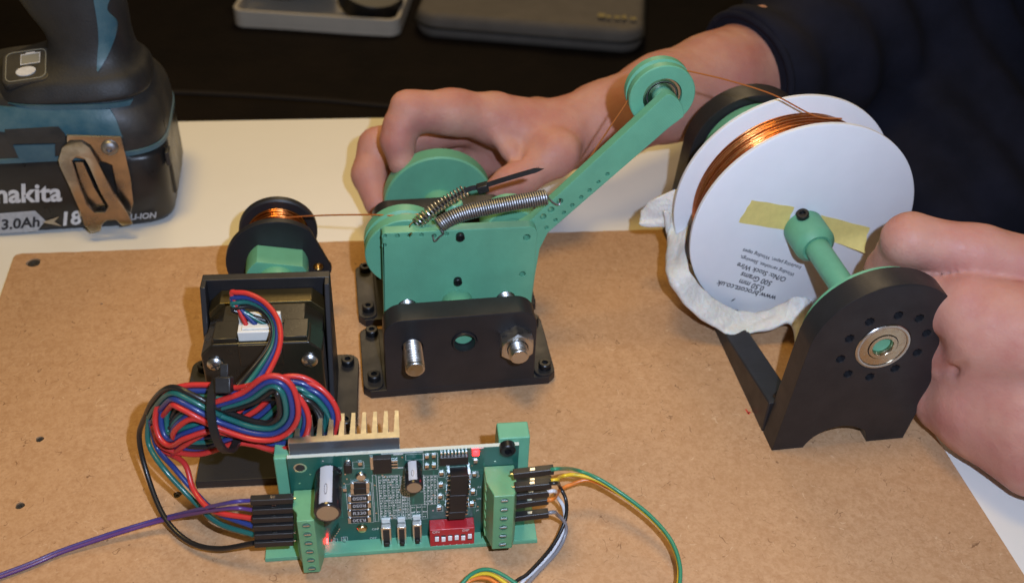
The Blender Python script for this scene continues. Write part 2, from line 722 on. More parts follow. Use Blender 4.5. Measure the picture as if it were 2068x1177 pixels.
HB = hardboard()
tt = thing('table', 'white laminate table top under the brown board and the drill', 'table', (0, 60, -43))
plate('table_top', [(-520, -420), (252, -420), (252, 230), (-520, 274)], [], 40, lambda u, v, w: A(u, v, w - 43.0), MATS['white_laminate'], tt, bevel=1.5)
MB().box((236, -400, -700), (251, -330, -43.5)).build('table_leg', MATS['white_laminate'], tt)
del tt['category'], tt['label']
tt['kind'] = 'structure'

bd = thing('base_board', 'brown hardboard base that carries the whole winding machine', 'board', (0, 0, -3))
HOLES = [(68, 530, 3.3), (80, 886, 1.5), (40, 1020, 1.6), (358, 998, 1.5), (205, 613, 0.5), (330, 818, 0.7)]
hp = [(*at(x, y, z=0)[:2], r) for x, y, r in HOLES]
outl = [(-205, -300), (194.5, -300), (194.5, 105.5)] + [(-205 + 3.0 + t, 121.9 - t * 0.0405) for t in np.linspace(392, 0, 60)] + [(-204.3, 121.2), (-205, 119.5)]
outl = [(x + (0.25 * math.sin(x * 1.7) if y > 100 else 0), y + (0.35 * math.sin(x * 0.9) + 0.2 * math.sin(x * 2.3) if y > 100 else 0)) for x, y in outl]
plate('panel', outl, [[(x + r * (1 + 0.12 * math.sin(3 * a + r * 9)) * math.cos(a), y + r * math.sin(a)) for a in np.linspace(0, 2 * PI, 17)[:-1]] for x, y, r in hp], 3.0,
      lambda u, v, w: A(u, v, w - 2.996), HB, bd, bevel=0.25)
for (x, y, r) in hp:
    mb = MB()
    mb.lathe([(r * 1.02, -1.6), (r * 0.85, -0.5), (r * 0.45, -0.6), (r * 0.3, -1.2)], (x, y, 0), (0, 0, 1), 14)
    mb.build('screw_hole', MATS['hole_dark'], bd)
PM = mat('red_pen', (0.55, 0.03, 0.03), 0.7)
mb = MB()
for q in (((1506, 826), (1513, 836)), ((1509, 834), (1516, 832))):
    a, c = at(*q[0], z=0.03), at(*q[1], z=0.03)
    d = unit(c - a)
    n_ = A(-d[1], d[0], 0) * 0.35
    mb.add([a + n_, a - n_, c - n_, c + n_], [[0, 1, 2, 3]])
mb.build('pen_mark', PM, bd)

# ------------------------------------------------------------------ shared small meshes
def cap_screw_mesh(r=2.75, h=2.9, hexr=1.45):
    n = 24
    mb = MB()
    rings = [[(r, 0)], [(r, h - 0.35)], [(r - 0.35, h)]]
    vs = []
    for (rr, z) in ((r, 0), (r, h - 0.35), (r - 0.35, h)):
        vs += [A(rr * math.cos(2 * PI * k / n), rr * math.sin(2 * PI * k / n), z) for k in range(n)]

    def hexpt(a, R):
        s = PI / 3
        q = (a % s) - s / 2
        return R * math.cos(s / 2) / math.cos(q)
    for (R, z) in ((hexr, h), (hexr, h - 1.6)):
        vs += [A(hexpt(2 * PI * k / n, R) * math.cos(2 * PI * k / n), hexpt(2 * PI * k / n, R) * math.sin(2 * PI * k / n), z) for k in range(n)]
    fs = []
    for i in range(4):
        for k in range(n):
            fs.append([i * n + k, i * n + (k + 1) % n, (i + 1) * n + (k + 1) % n, (i + 1) * n + k])
    fs.append([4 * n + k for k in range(n)])
    mb.add(vs, fs)
    return make_mesh('cap_screw', mb, MATS['black_screw'])


SCREW = cap_screw_mesh()


def xz(Yf):                       # plate drawn in X,Z with its front face at Y = Yf, thickness going back
    return lambda u, v, w: A(u, Yf + w, v)


def threaded(mb, p0, p1, r, pitch=1.25, n=16):
    L = np.linalg.norm(np.asarray(p1, float) - np.asarray(p0, float))
    prof = [(r * 0.80, 0), (r * 0.90, 0.5)]
    h = 0.6
    while h < L:
        prof += [(r, h), (r, h + pitch * 0.16), (r * 0.83, h + pitch * 0.52), (r * 0.83, h + pitch * 0.66)]
        h += pitch
    prof += [(r * 0.83, max(L, h - pitch * 0.2))]
    mb.lathe(prof, p0, np.asarray(p1, float) - np.asarray(p0, float), n)


def ring_mesh(parent, c, axis, r_in, r_out, d, gold):
    """ball bearing: outer race, shield, inner race around c, front face towards axis"""
    b = MB()
    b.lathe([(r_out - 0.3, 0), (r_out, -0.3), (r_out, -d), (r_out - 1.6, -d), (r_out - 1.6, -0.1), (r_out - 1.3, 0)], c, axis, 48, closed=True)
    o = b.build('outer_race', MATS['steel'], parent)
    b = MB()
    b.lathe([(r_out - 1.75, -0.35), (r_out - 1.75, -0.8), (r_in + 2.0, -0.8), (r_in + 2.0, -0.35)], c, axis, 48, closed=True)
    b.build('shield', MATS[gold], parent)
    b = MB()
    b.lathe([(r_in + 1.75, 0), (r_in + 1.75, -d), (r_in, -d), (r_in, -0.25), (r_in + 0.25, 0)], c, axis, 40, closed=True)
    b.build('inner_race', MATS['steel'], parent)
    b = MB()
    b.lathe([(r_out - 1.0, -0.9), (r_out - 1.0, -d + 0.1), (r_in + 1.0, -d + 0.1), (r_in + 1.0, -0.9)], c, axis, 32, closed=True)
    b.build('seal', MATS['hole_dark'], parent)

# ------------------------------------------------------------------ tensioner brackets
GREEN, BLACK = MATS['green_plastic'], MATS['black_plastic']
AX = A(1.5, 0, 28.0)


def bracket(label, y0, sgn, screws, front):
    t = thing('mounting_bracket', label, 'bracket', (0, y0, 0), 'black brackets of the wire tensioner')
    Y = lambda d: y0 + sgn * d
    ol = [(-41, 3), (-38, 0), (38.5, 0), (41.5, 3), (41.5, 37), (38, 40.5), (-38, 40.5), (-41, 37)]
    plate('base', ol, [], 4.2, lambda u, v, w: A(u, Y(v), w), BLACK, t, bevel=0.6)
    for s in (-1, 1):
        x0, x1 = (-41, -32.5) if s < 0 else (32.5, 41.5)
        plate('foot_rib', rrect(x0, 0.5, x1, 40, 3.5), [], 1.3, lambda u, v, w: A(u, Y(v), 4.0 + w), BLACK, t, bevel=0.4)
    wall = [(-31.5, 3.9), (31.8, 3.9)] + arc(23.8, 34, 8, 0, 90, 8) + arc(-23.5, 34, 8, 90, 180, 8)
    hl = [circle(-20, 27, 4.3), circle(22.8, 27.5, 4.3), circle(1.5, 28, 5.2)]
    plate('upright', wall, hl, 11.0, lambda u, v, w: A(u, Y(-0.02 + w), v), BLACK, t, bevel=0.6)
    for (x, d) in screws:
        inst('cap_screw', SCREW, t, (x, Y(d), 5.3), (0, 0, 1), (1, 0.3, 0), spin=x * 3 + d)
    if front:
        mb = MB()
        mb.lathe([(5.1, 9), (5.1, -0.6), (4.9, -0.9), (4.5, -0.9), (4.4, -0.6), (4.4, 9)], AX, (0, 1, 0), 32, closed=True)
        mb.build('bushing', BLACK, t)
    return t


bracket('black printed bracket in front with a bolt and a hex nut', 0, 1, [(-35.6, 36), (-36.2, 6.7), (37.4, 5.2), (37.4, 36)], True)
bracket('rear black printed bracket between the green wheel and the green plate', 87.5, -1, [(-36.2, 4.6), (-36.3, 34.4), (37, 6)], False)

for (x, z, y0, nut) in ((-20.0, 27.0, -13.5, False), (22.8, 27.5, -11.5, True)):
    t = thing('threaded_rod', 'zinc threaded rod ' + ('with a hex nut on its end through the black bracket' if nut else 'end without a nut poking from the black bracket'), 'rod', (x, y0, z), 'threaded rods of the tensioner')
    mb = MB()
    threaded(mb, (x, y0, z), (x, 92, z), 4.0, pitch=1.5)
    mb.build('shank', MATS['zinc'], t)
    if nut:
        mb = MB()
        n = 48
        hexr = lambda a: 6.5 / math.cos((a % (PI / 3)) - PI / 6)
        vs = []
        for ring in range(6):
            for k in range(n):
                a = 2 * PI * k / n
                R = hexr(a)
                if ring == 0:
                    rr_, yy = R, -0.05
                elif ring == 1:
                    rr_, yy = R, -6.4 + (R - 6.35) * 0.62
                elif ring == 2:
                    rr_, yy = 6.3, -6.4
                elif ring == 3:
                    rr_, yy = 4.6, -6.4
                elif ring == 4:
                    rr_, yy = 3.9, -5.8
                else:
                    rr_, yy = 3.9, -0.05
                vs.append(A(x + rr_ * math.sin(a), yy, z + rr_ * math.cos(a)))
        fs = []
        for i in range(5):
            for k in range(n):
                fs.append([i * n + k, i * n + (k + 1) % n, (i + 1) * n + (k + 1) % n, (i + 1) * n + k])
        mb.add(vs, fs)
        mb.build('hex_nut', MATS['zinc'], t, smooth=25)

# green plate with pivot boss
tp = thing('tension_plate', 'flat green printed plate with small holes standing behind the front bracket', 'plate', (2, 26, 14))
rot = math.radians(-1.2)


def tilt(u, v):
    du, dv = u - 2, v - 40
    return 2 + du * math.cos(rot) - dv * math.sin(rot), 40 + du * math.sin(rot) + dv * math.cos(rot)


def untilt(x, z):
    du, dv = x - 2, z - 40
    return 2 + du * math.cos(rot) + dv * math.sin(rot), 40 - du * math.sin(rot) + dv * math.cos(rot)


def pmap(u, v, w):
    x, z = tilt(u, v)
    return A(x, 26 + w, z)


hol = []
for (px, py, r) in ((777, 477, .85), (802.5, 477, .9), (827, 476, .85), (851.5, 475, .85), (876.6, 477, .95), (902, 473, .85), (777, 496, .8), (1064, 480, 1.5), (1055, 554, 1.35)):
    q = at(px, py, Y=26)
    hol.append(circle(*untilt(q[0], q[2]), r, 14))
hol += [circle(*untilt(-20, 27), 4.4), circle(*untilt(22.8, 27.5), 4.4), circle(*untilt(1.5, 28), 4.6)]
po = [(-29.8, 12), (34.6, 12)] + arc(30.6, 62.2, 4, 0, 90, 6) + arc(-28.3, 64.7, 1.5, 90, 180, 4)
plate('panel', po, hol, 5.0, pmap, GREEN, tp, bevel=0.4)
mb = MB()
mb.lathe([(4.55, 0), (6.9, 0), (6.9, -9.5), (6.3, -10.2), (4.55, -10.2)], A(1.5, 25.9, 28), (0, 1, 0), 36, closed=True)
mb.build('pivot_boss', GREEN, tp)
for (px, py) in ((930, 480), (925, 570)):
    q = at(px, py, Y=24.5)
    mb = MB()
    mb.lathe([(0.01, 0.9), (0.9, 0.9), (1.0, 0), (1.5, 0), (1.8, 0.3), (1.8, 6)], (q[0], 23.8, q[2]), (0, 1, 0), 18)
    mb.build('set_screw', MATS['black_screw'], tp)
mb = MB()
mb.cyl((1.5, 3.2, 28), (1.5, 121, 28), 4.2, n=32, ch=0.5)
mb.build('pivot_shaft', GREEN, tp)

# lever arm and its pulley
ar = thing('lever_arm', 'long green lever arm with a row of holes rising to the right', 'arm', (35, 32, 18))
c0 = at(1357, 221, Y=32)
Rr = 7.0
L0, L1 = at(1340, 197, Y=32), at(1074, 443, Y=32)
R0, R1 = at(1352, 258, Y=32), at(1107, 470, Y=32)
P2 = lambda q: (q[0], q[2])
e0 = math.degrees(math.atan2(L0[2] - c0[2], L0[0] - c0[0]))
apoly = [P2(at(*q_, Y=32)) for q_ in ((1341, 196), (1347, 191.5), (1354, 191), (1362, 195), (1370, 202), (1377, 212), (1381, 224), (1381, 236), (1367, 247))] + [P2(R0), P2(R1), P2(at(1090, 503, Y=32)), P2(at(1080, 560, Y=32)), P2(at(1074, 606, Y=32)), (33, 14), (8, 14), (8, 58), (26, 60), P2(L1)]
ah = []
for (px, py, r) in ((1131, 407, 1.35), (1113, 424, 1.35), (1097, 438, 1.35), (1227, 352, .8), (1209, 368, .8), (1191, 385, .85), (1174, 399, .85), (1156, 415, .85), (1139, 430, .85), (1122, 445, .85), (1104, 460, .8)):
    q = at(px, py, Y=32)
    ah.append(circle(q[0], q[2], r, 14))
ah.append(circle(1.5 + 100, 300, 0.01, 4)[:0] or circle(22.8, 27.5, 4.6))
plate('arm_body', apoly, ah, 4.8, xz(32.0), GREEN, ar, bevel=0.35)
pc_ = at(1338, 196, Y=38.4)
pc_ = A(pc_[0], 38.4, pc_[2])
mb = MB()
mb.cyl((pc_[0], 36.5, pc_[2]), (pc_[0], 46, pc_[2]), 3.9, n=28)
mb.build('pulley_post', GREEN, ar)


def pulley(t, c, R, wd, bore, groove, name='wheel', fl=2.6):
    mb = MB()
    mb.lathe([(bore, 0), (R - 0.4, 0), (R, 0.4), (R, fl), (R - groove, wd / 2 - 0.4), (R - groove, wd / 2 + 0.4), (R, wd - fl), (R, wd - 0.4), (R - 0.4, wd), (bore, wd)], c, (0, 1, 0), 64, closed=True)
    return mb.build(name, GREEN, t)


pu = thing('guide_pulley', 'green grooved pulley with a steel bearing on top of the lever arm', 'pulley', (pc_[0], pc_[1], pc_[2] - 13.6))
pulley(pu, pc_, 13.6, 9.4, 8.05, 2.4, fl=3.4)
ring_mesh(pu, pc_ + A(0, 0.9, 0), (0, -1, 0), 4.0, 8.0, 5.0, 'spring_steel')

# small wire pulley left of the plate, roller right
sp_c = A(-19.5, 33.5, 50.3)
t = thing('guide_pulley', 'small green grooved pulley at the left edge of the green plate', 'pulley', sp_c - A(0, 0, 17))
pulley(t, sp_c, 17, 12.5, 4.0, 1.6, fl=5.0)
mb = MB()
mb.cyl(sp_c + A(0, 1, 0), sp_c + A(0, 12.3, 0), 3.9)
mb.build('axle', MATS['zinc'], t)
rc = A(27.3, 43.5, 49.6)
t = thing('guide_roller', 'green roller half hidden behind the plate under the long spring', 'roller', rc - A(0, 0, 12.4))
mb = MB()
mb.lathe([(3.9, 1.5), (7.5, 1.5), (8.1, 0.2), (11.9, 0.2), (12.4, 0.7), (12.4, 13.5), (11.9, 14), (3.9, 14)], rc, (0, 1, 0), 56, closed=True)
mb.build('wheel', GREEN, t)
mb = MB()
mb.cyl(rc + A(0, 0.3, 0), rc + A(0, 14, 0), 3.8)
mb.build('axle', MATS['zinc'], t)

# hand wheel behind the rear bracket
wc = A(1.5, 102, 28)
t = thing('hand_wheel', 'round green hand wheel held between the fingers behind the rear bracket', 'wheel', wc - A(0, 0, 26.5))
mb = MB()
mb.lathe([(4.25, 0), (25.7, 0), (26.5, 0.8), (26.5, 8.2), (25.7, 9), (4.25, 9)], wc, (0, 1, 0), 72, closed=True)
mb.build('disc', GREEN, t)
mb = MB()
mb.lathe([(4.25, 0.1), (8.5, 0.1), (6.6, -8), (4.25, -8)], wc, (0, 1, 0), 40, closed=True)
mb.build('hub', GREEN, t)

# peg behind the plate
t = thing('spring_peg', 'short green peg with a hole between the two springs', 'peg', (2.4, 41, 40))
mb = MB()
mb.lathe([(3.7, 0), (3.7, 28.2), (3.2, 28.8), (1.8, 28.8), (1.8, 24)], (1.5, 38.4, 43.0), (0, 0, 1), 28)
mb.build('post', GREEN, t)
mb = MB()
mb.cyl((1.5, 38.4, 34), (1.5, 38.4, 43.5), 4.4)
mb.build('peg_foot', GREEN, t)


# ------------------------------------------------------------------ springs
def helix(axis_pts, r, turns, wr, n=12, per=14):
    P = spline(axis_pts, 30)
    d = np.r_[0, np.cumsum(np.linalg.norm(np.diff(P, axis=0), axis=1))]
    N = int(turns * per)
    s = np.linspace(0, d[-1], N)
    Q = np.stack([np.interp(s, d, P[:, i]) for i in range(3)], 1)
    T = np.gradient(Q, axis=0)
    T /= np.linalg.norm(T, axis=1)[:, None]
    out = []
    u, v, _ = frame(T[0])
    for i in range(N):
        u = unit(u - T[i] * np.dot(u, T[i]))
        v = np.cross(T[i], u)
        a = 2 * PI * turns * i / (N - 1)
        out.append(Q[i] + (u * math.cos(a) + v * math.sin(a)) * r)
    return np.array(out)


hole1 = at(876.6, 478, Y=26)
hole2 = at(1131, 407, Y=32)
t = thing('extension_spring', 'long tightly coiled steel spring hooked to the lever arm', 'spring', (16, 27, 68))
h1 = helix([at(886, 455, Y=24), at(912, 440, Y=25.5), at(950, 427, Y=27), at(1020, 413, Y=28), at(1104, 398, Y=29)], 2.9, 46, 0.33)
mb = MB()
mb.tube(h1, 0.46, 8)
mb.build('coil', MATS['spring_steel'], t)
mb = MB()
mb.tube(spline([h1[0], A(-5.0, 23.0, 68.2), A(-4.6, 23.4, 66.5), A(-6.0, 23.8, 65.0), hole1 + A(0.2, -1.6, -1.2), hole1 + A(-0.4, -0.2, 0), hole1 + A(-0.6, 3, 0.4)], 6), 0.38, 6)
mb.build('hook', MATS['spring_steel'], t)
mb = MB()
mb.tube(spline([h1[-1], h1[-1] * 0.5 + hole2 * 0.5 + A(-0.5, -1.2, -1.2), hole2 + A(-1.2, -1.4, -0.6), hole2 + A(0, -0.6, 0), hole2 + A(0.3, 3, 0.3)], 6), 0.38, 6)
mb.build('hook', MATS['spring_steel'], t)

hole3 = at(827, 476, Y=26)
t = thing('extension_spring', 'shorter open coiled spring with a black cable tie through it', 'spring', (-5, 32, 66))
ax2 = [at(842, 452, Y=31), at(870, 428, Y=32), at(905, 405, Y=33), at(941, 384, Y=34)]
h2 = helix(ax2, 2.35, 16, 0.25)
mb = MB()
mb.tube(h2, 0.40, 6)
mb.build('coil', MATS['zinc'], t)
mb = MB()
a0 = ax2[0]
mb.tube(spline([h2[0], a0 + A(-3, -1, 0), a0 + A(-2.5, -2.5, -2), a0 + A(0.5, -2.5, -1.2), a0 + A(-1.5, -3, -3.2), hole3 + A(0.6, -1.0, 2), hole3 + A(0, -0.5, 0), hole3 + A(0, 3, 0)], 6), 0.27, 6)
mb.build('hook', MATS['brass'], t)
BT = mat('nylon_black', (0.016, 0.015, 0.015), 0.38, rvar=0.08, vscale=0.3)
t = thing('cable_tie', 'black cable tie with its pointed tail running through the short spring', 'cable tie', at(975, 380, Y=34))
body = spline([at(848, 448, Y=31), at(905, 405, Y=33), at(945, 383, Y=34), at(972, 377, Y=34), at(1020, 362, Y=33), at(1075, 346, Y=32), at(1098, 341, Y=32)], 12)
up_ = A(0.2, -0.5, 0.84)
vs, fs = [], []
m_ = len(body)
for i, p in enumerate(body):
    T = unit(body[min(i + 1, m_ - 1)] - body[max(i - 1, 0)])
    s = unit(np.cross(T, A(0, -1, 0.3)))
    nn = np.cross(T, s)
    wdt = (0.55 if i < 22 else 0.95) * (1 if i < m_ - 10 else max(0.08, (m_ - 1 - i) / 10))
    for (a, c) in ((1, .5), (-1, .5), (-1, -.5), (1, -.5)):
        vs.append(p + s * wdt * a + nn * 0.42 * c * 2)
for i in range(m_ - 1):
    for k in range(4):
        fs.append([i * 4 + k, i * 4 + (k + 1) % 4, (i + 1) * 4 + (k + 1) % 4, (i + 1) * 4 + k])
fs += [[3, 2, 1, 0], [(m_ - 1) * 4 + k for k in range(4)]]
mesh_obj('strap', vs, fs, BT, t, smooth=30)
hd = at(975, 380, Y=34)
d = unit(body[40] - body[34])
u_, v_, w_ = frame(d)
Mh = np.array([u_, v_, w_]).T
MB().box((-1.8, -1.6, -2.3), (1.8, 1.9, 2.3), Mh, hd).build('head', BT, t, bevel=0.4)
mb = MB()
for k in range(9):
    q = body[50 + k * 2]
    d = unit(body[51 + k * 2] - body[49 + k * 2])
    s = unit(np.cross(d, A(0, -1, 0.3)))
    mb.box((-0.9, -0.12, -0.12), (0.9, 0.12, 0.2), np.array([s, d, np.cross(s, d)]).T, q + np.cross(d, s) * 0.62)
mb.build('teeth', BT, t)['kind'] = 'stuff'

# ------------------------------------------------------------------ spool stand
st = thing('spool_stand', 'black printed stand with a ball bearing that carries the white wire spool', 'stand', (153, -45, 0))
SX, SZ = 156.6, 53.3
ol = [(122.3, 0.1), (126.3, 56)] + arc(SX, SZ, 30.3, 172, 14, 26) + [(184.6, 36), (179.8, 0.1), (163.5, 0.1), (162.4, 4)] + \
     [(160.8, 7.2)] + arc(150.5, -4.6, 15.4, 62, 163, 10)[1:] + [(135.2, 0.1)]
sh = [circle(SX, SZ, 11.02, 48)]
for (px, py) in ((1815, 637), (1857, 643), (1872, 673), (1853, 712), (1808, 744), (1757, 761), (1713, 755), (1698, 725), (1716, 684), (1757, 650)):
    q = at(px, py, Y=-50)
    sh.append([(q[0] + r_ * math.cos(a), q[2] + r_ * math.sin(a)) for k in range(16) for a, r_ in [(2 * PI * k / 16, 1.75 + 0.18 * (-1) ** k)]])
plate('front_upright', ol, sh, 11.0, xz(-50.0), BLACK, st, bevel=0.5)
ol2 = [(x - 3.6, z) for x, z in ol]
sh2 = [circle(SX - 3.6, SZ, 11.02, 48)]
for k in range(10):
    a = 2 * PI * k / 10 + 0.2
    sh2.append(circle(SX - 3.6 + 17.3 * math.cos(a), SZ + 17.3 * math.sin(a), 1.75, 14))
plate('rear_upright', ol2, sh2, 12.0, xz(95.0), BLACK, st, bevel=0.5)
mb = MB()
mb.prism([(-39.05, 0.15), (95.05, 0.15), (95.05, 8.5), (12, 8.5), (-39.05, 16.8)], lambda u, v: A(121.8, u, v), lambda u, v: A(133.2, u, v))
mb.build('side_rail', BLACK, st, bevel=0.6)
mb = MB()
for dz in (0,):
    mb.cyl((126, -39.2, 19.5), (126, -37.6, 19.5), 2.4, n=14)
mb.build('rail_screw', MATS['black_screw'], st)
br = link_mesh('bearing', bpy.data.meshes.new('bearing'), st)
bpy.data.objects.remove(br)
mbx = MB()
mbx.lathe([(10.7, 0), (11, -0.3), (11, -7), (9.4, -7), (9.4, -0.1), (9.7, 0)], A(SX, -50.25, SZ), (0, -1, 0), 56, closed=True)
brg = mbx.build('bearing', MATS['steel'], st)
for nm, prof, mtl in (('shield', [(9.3, -0.3), (9.3, -0.8), (6.1, -0.8), (6.1, -0.3)], 'bearing_gold'), ('inner_race', [(5.7, 0), (5.7, -7), (4.05, -7), (4.05, -0.3), (4.3, 0)], 'bearing_gold'), ('seal', [(9.8, -0.9), (9.8, -6.5), (5.6, -6.5), (5.6, -0.9)], 'hole_dark')):
    mb = MB()
    mb.lathe(prof, A(SX, -50.25, SZ), (0, -1, 0), 48, closed=True)
    mb.build(nm, MATS[mtl], brg)

axd = unit(A(-3.2, 157, 0.6))
a0 = A(SX, -50, SZ)
AXP = lambda y: a0 + axd * (y + 50) / axd[1]
ax = thing('spool_axle', 'green axle with a thick collar holding the white spool in the stand', 'axle', AXP(0) - A(0, 0, 5))
mb = MB()
mb.lathe([(3.6, 1.6), (4.0, 2.0), (4.0, 11.2), (6.2, 11.25), (6.2, 14.5), (5.2, 15.5), (5.2, 152)], a0, axd, 36)
mb.build('rod', GREEN, ax)
mb = MB()
mb.lathe([(6.0, 11.3), (26.5, 11.3), (27.4, 12.0), (27.4, 15.0), (26.5, 15.8), (6.0, 15.8)], a0, axd, 64, closed=True)
mb.build('front_disc', GREEN, ax)
mb = MB()
mb.lathe([(5.0, 139.5), (25, 139.5), (26, 140.2), (26, 144.3), (5.0, 144.6)], a0, axd, 64, closed=True)
mb.build('rear_disc', GREEN, ax)
mb = MB()
mb.lathe([(5.3, 64.0), (6.4, 63.6), (8.6, 66), (8.9, 67), (8.9, 79.5), (5.0, 79.6)], a0, axd, 44, closed=True)
mb.build('collar', GREEN, ax)
mb = MB()
mb.lathe([(5.0, 106.2), (12, 106.2), (12, 118), (5.0, 119)], a0, axd, 40, closed=True)
mb.build('rear_collar', GREEN, ax)
q = AXP(26.5) + unit(A(-0.36, 0, 0.93)) * 8.4
inst('cap_screw', SCREW, ax, q, A(-0.36, -0.25, 0.90), (1, 0, 0), spin=0.4)

# ------------------------------------------------------------------ supply spool
S0 = AXP(30)
sp = thing('wire_spool', 'white plastic spool of copper wire with printed text and yellow tape', 'spool', S0 - A(0, 0, 51))
su, sv, sw = frame(axd)            # sw along axis


def sl(prof, n=96):
    mb = MB()
    mb.lathe(prof, S0, axd, n, closed=True)
    return mb


sl([(5.4, 0.0), (50.4, 0.0), (51.2, 0.5), (51.2, 2.0), (50.4, 2.6), (5.4, 2.6)], 128).build('front_flange', MATS['white_plastic'], sp)
sl([(5.4, 24.0), (50.4, 24.0), (51.2, 24.5), (51.2, 26.0), (50.4, 26.6), (5.4, 26.6)], 128).build('rear_flange', MATS['white_plastic'], sp)
sl([(6, 2.55), (20, 2.55), (20, 24.05), (6, 24.05)], 48).build('core', MATS['white_plastic'], sp)
sl([(20.1, 2.7), (42.6, 2.7), (42.6, 23.9), (20.1, 23.9)], 96).build('winding_body', MATS['copper_dark'], sp)
path = []
turns, per = 38, 84
for i in range(turns * per):
    a = 2 * PI * i / per
    k = i / per
    ww = 3.0 + 20.6 * (k / turns)
    lay = 42.75 + 0.35 * math.sin(k * 2.4) + 0.16 * math.sin(k * 7.1 + a) + 0.45 * math.sin(a * 1.0 + k * 0.9) * (0.5 + 0.5 * math.sin(k * 1.3))
    ww += 0.28 * math.sin(a + k * 1.7) + 0.15 * math.sin(2 * a + k)
    path.append(S0 + sw * ww + (su * math.cos(a) + sv * math.sin(a)) * lay)
mb = MB()
mb.tube(path, 0.33, 6)
mb.build('wire_winding', MATS['copper'], sp, smooth=80)


def flange_pt(px, py, lift=0.0):
    d = CR.T @ np.array([(px - PCX) / F_PX, -(py - PCY) / F_PX, 1.0])
    t_ = np.dot(S0 - CAM, sw) / np.dot(d, sw)
    return CAM + d * t_ - sw * lift


def printed(body, p_start, p_end, mtl, parent, lift=0.06, **k):
    a, c = flange_pt(*p_start), flange_pt(*p_end)
    e = unit(c - a)
    upv = unit(np.cross(e, sw))     # text up, seen from the front
    cu = bpy.data.curves.new('tmp', 'FONT')
    cu.body = body
    ob = bpy.data.objects.new('tmp', cu)
    COL.objects.link(ob)
    bpy.context.view_layer.update()
    w1 = ob.dimensions.x
    bpy.data.objects.remove(ob)
    s = np.linalg.norm(c - a) / w1
    return text_obj('printed_text', body, 1.0, lambda u, v, w: a + e * u * s + upv * v * s * k.get('tall', 1.0) - sw * (lift + w * 0.3), mtl, parent, thick=0.06, offset=k.get('offset', 0.0))


for body, p0, p1, of in (('www.brocott.co.uk', (1569, 598), (1451, 566), .015), ('0.50 mm', (1545.5, 579), (1496.5, 563.5), .015), ('500 Grams', (1561, 569), (1500, 549), .015),
                     ('O/No: Stock Wire', (1589.5, 561), (1492, 530), .015), ('Winding varnishes, Sleevings,', (1606, 552), (1496.5, 515.5), .008), ('Insulating paper, Winding tapes', (1619.5, 538), (1502.6, 502), .008)):
    printed(body, p0, p1, MATS['ink'], sp, offset=of)
mb = MB()
a, c = flange_pt(1475, 609, 0.06), flange_pt(1486, 602, 0.06)
d = unit(c - a)
n_ = np.cross(d, sw) * 0.42
mb.add([a, (a + c) / 2 + n_, c, (a + c) / 2 - n_], [[0, 1, 2, 3]])
mb.build('ink_mark', MATS['ink'], sp)


def tape(name, quad, curl=None):
    """strip of tape laid on the flange with uneven ends"""
    n, m_ = 14, 6
    q = [np.asarray(p, float) for p in quad]
    vs, fs = [], []
    for lift0 in (0.02, 0.16):
        for i in range(n + 1):
            for j in range(m_ + 1):
                s, r = i / n, j / m_
                p = (q[0] * (1 - s) + q[1] * s) * (1 - r) + (q[3] * (1 - s) + q[2] * s) * r
                jag = 1.0 * math.sin(j * 2.3) if i in (0, n) else 0
                p = p + np.array([jag, 0.4 * math.sin(i * 0.9 + j)])
                lf = lift0 + 0.10 * max(0, math.sin(i * 0.8 + j * 0.6))
                if curl:
                    lf += curl(s, r)
                vs.append(flange_pt(p[0], p[1], lf))
    k = (n + 1) * (m_ + 1)
    id_ = lambda l, i, j: l * k + i * (m_ + 1) + j
    for i in range(n):
        for j in range(m_):
            for l in (0, 1):
                fs.append([id_(l, i, j), id_(l, i + 1, j), id_(l, i + 1, j + 1), id_(l, i, j + 1)])
    for i in range(n):
        for j in (0, m_):
            fs.append([id_(0, i, j), id_(0, i + 1, j), id_(1, i + 1, j), id_(1, i, j)])
    for j in range(m_):
        for i in (0, n):
            fs.append([id_(0, i, j), id_(0, i, j + 1), id_(1, i, j + 1), id_(1, i, j)])
    o = mesh_obj(name, vs, fs, MATS['masking_tape'], None, smooth=60)
    return o


t1 = tape('masking_tape', [(1518, 404), (1604, 418), (1584, 464), (1491, 449)])
props(t1, 'left piece of yellow masking tape on the white spool', 'tape', 'masking tape on the spool')
t2 = tape('masking_tape', [(1658, 434), (1757, 460), (1737, 499), (1664, 484)], lambda s, r: 3.0 * max(0, (s - 0.62) + (r - 0.55)) ** 1.4 * 2)
props(t2, 'right piece of yellow masking tape with a folded corner on the white spool', 'tape', 'masking tape on the spool')

# ------------------------------------------------------------------ foam sheet under the spool
def sheet(name, rows, mtl, parent, thick=1.5, amp=1.2, per=4, seed=1):
    r_ = np.random.default_rng(seed)
    R = [spline(r, per) for r in rows]
    G = np.array([spline([r[i] for r in R], 3) for i in range(len(R[0]))])   # along x across
    n, m_ = G.shape[:2]
    G = G + r_.normal(size=G.shape) * amp * 0.5
    vs = G.reshape(-1, 3)
    vs[:, 2] = np.maximum(vs[:, 2], 1.6)
    fs = [[i * m_ + j, (i + 1) * m_ + j, (i + 1) * m_ + j + 1, i * m_ + j + 1] for i in range(n - 1) for j in range(m_ - 1)]
    o = mesh_obj(name, vs, fs, mtl, parent, smooth=180)
    ss = o.modifiers.new('sub', 'SUBSURF')
    ss.levels = ss.render_levels = 2
    s = o.modifiers.new('thick', 'SOLIDIFY')
    s.thickness = thick * MM
    s.offset = 0.0
    return o


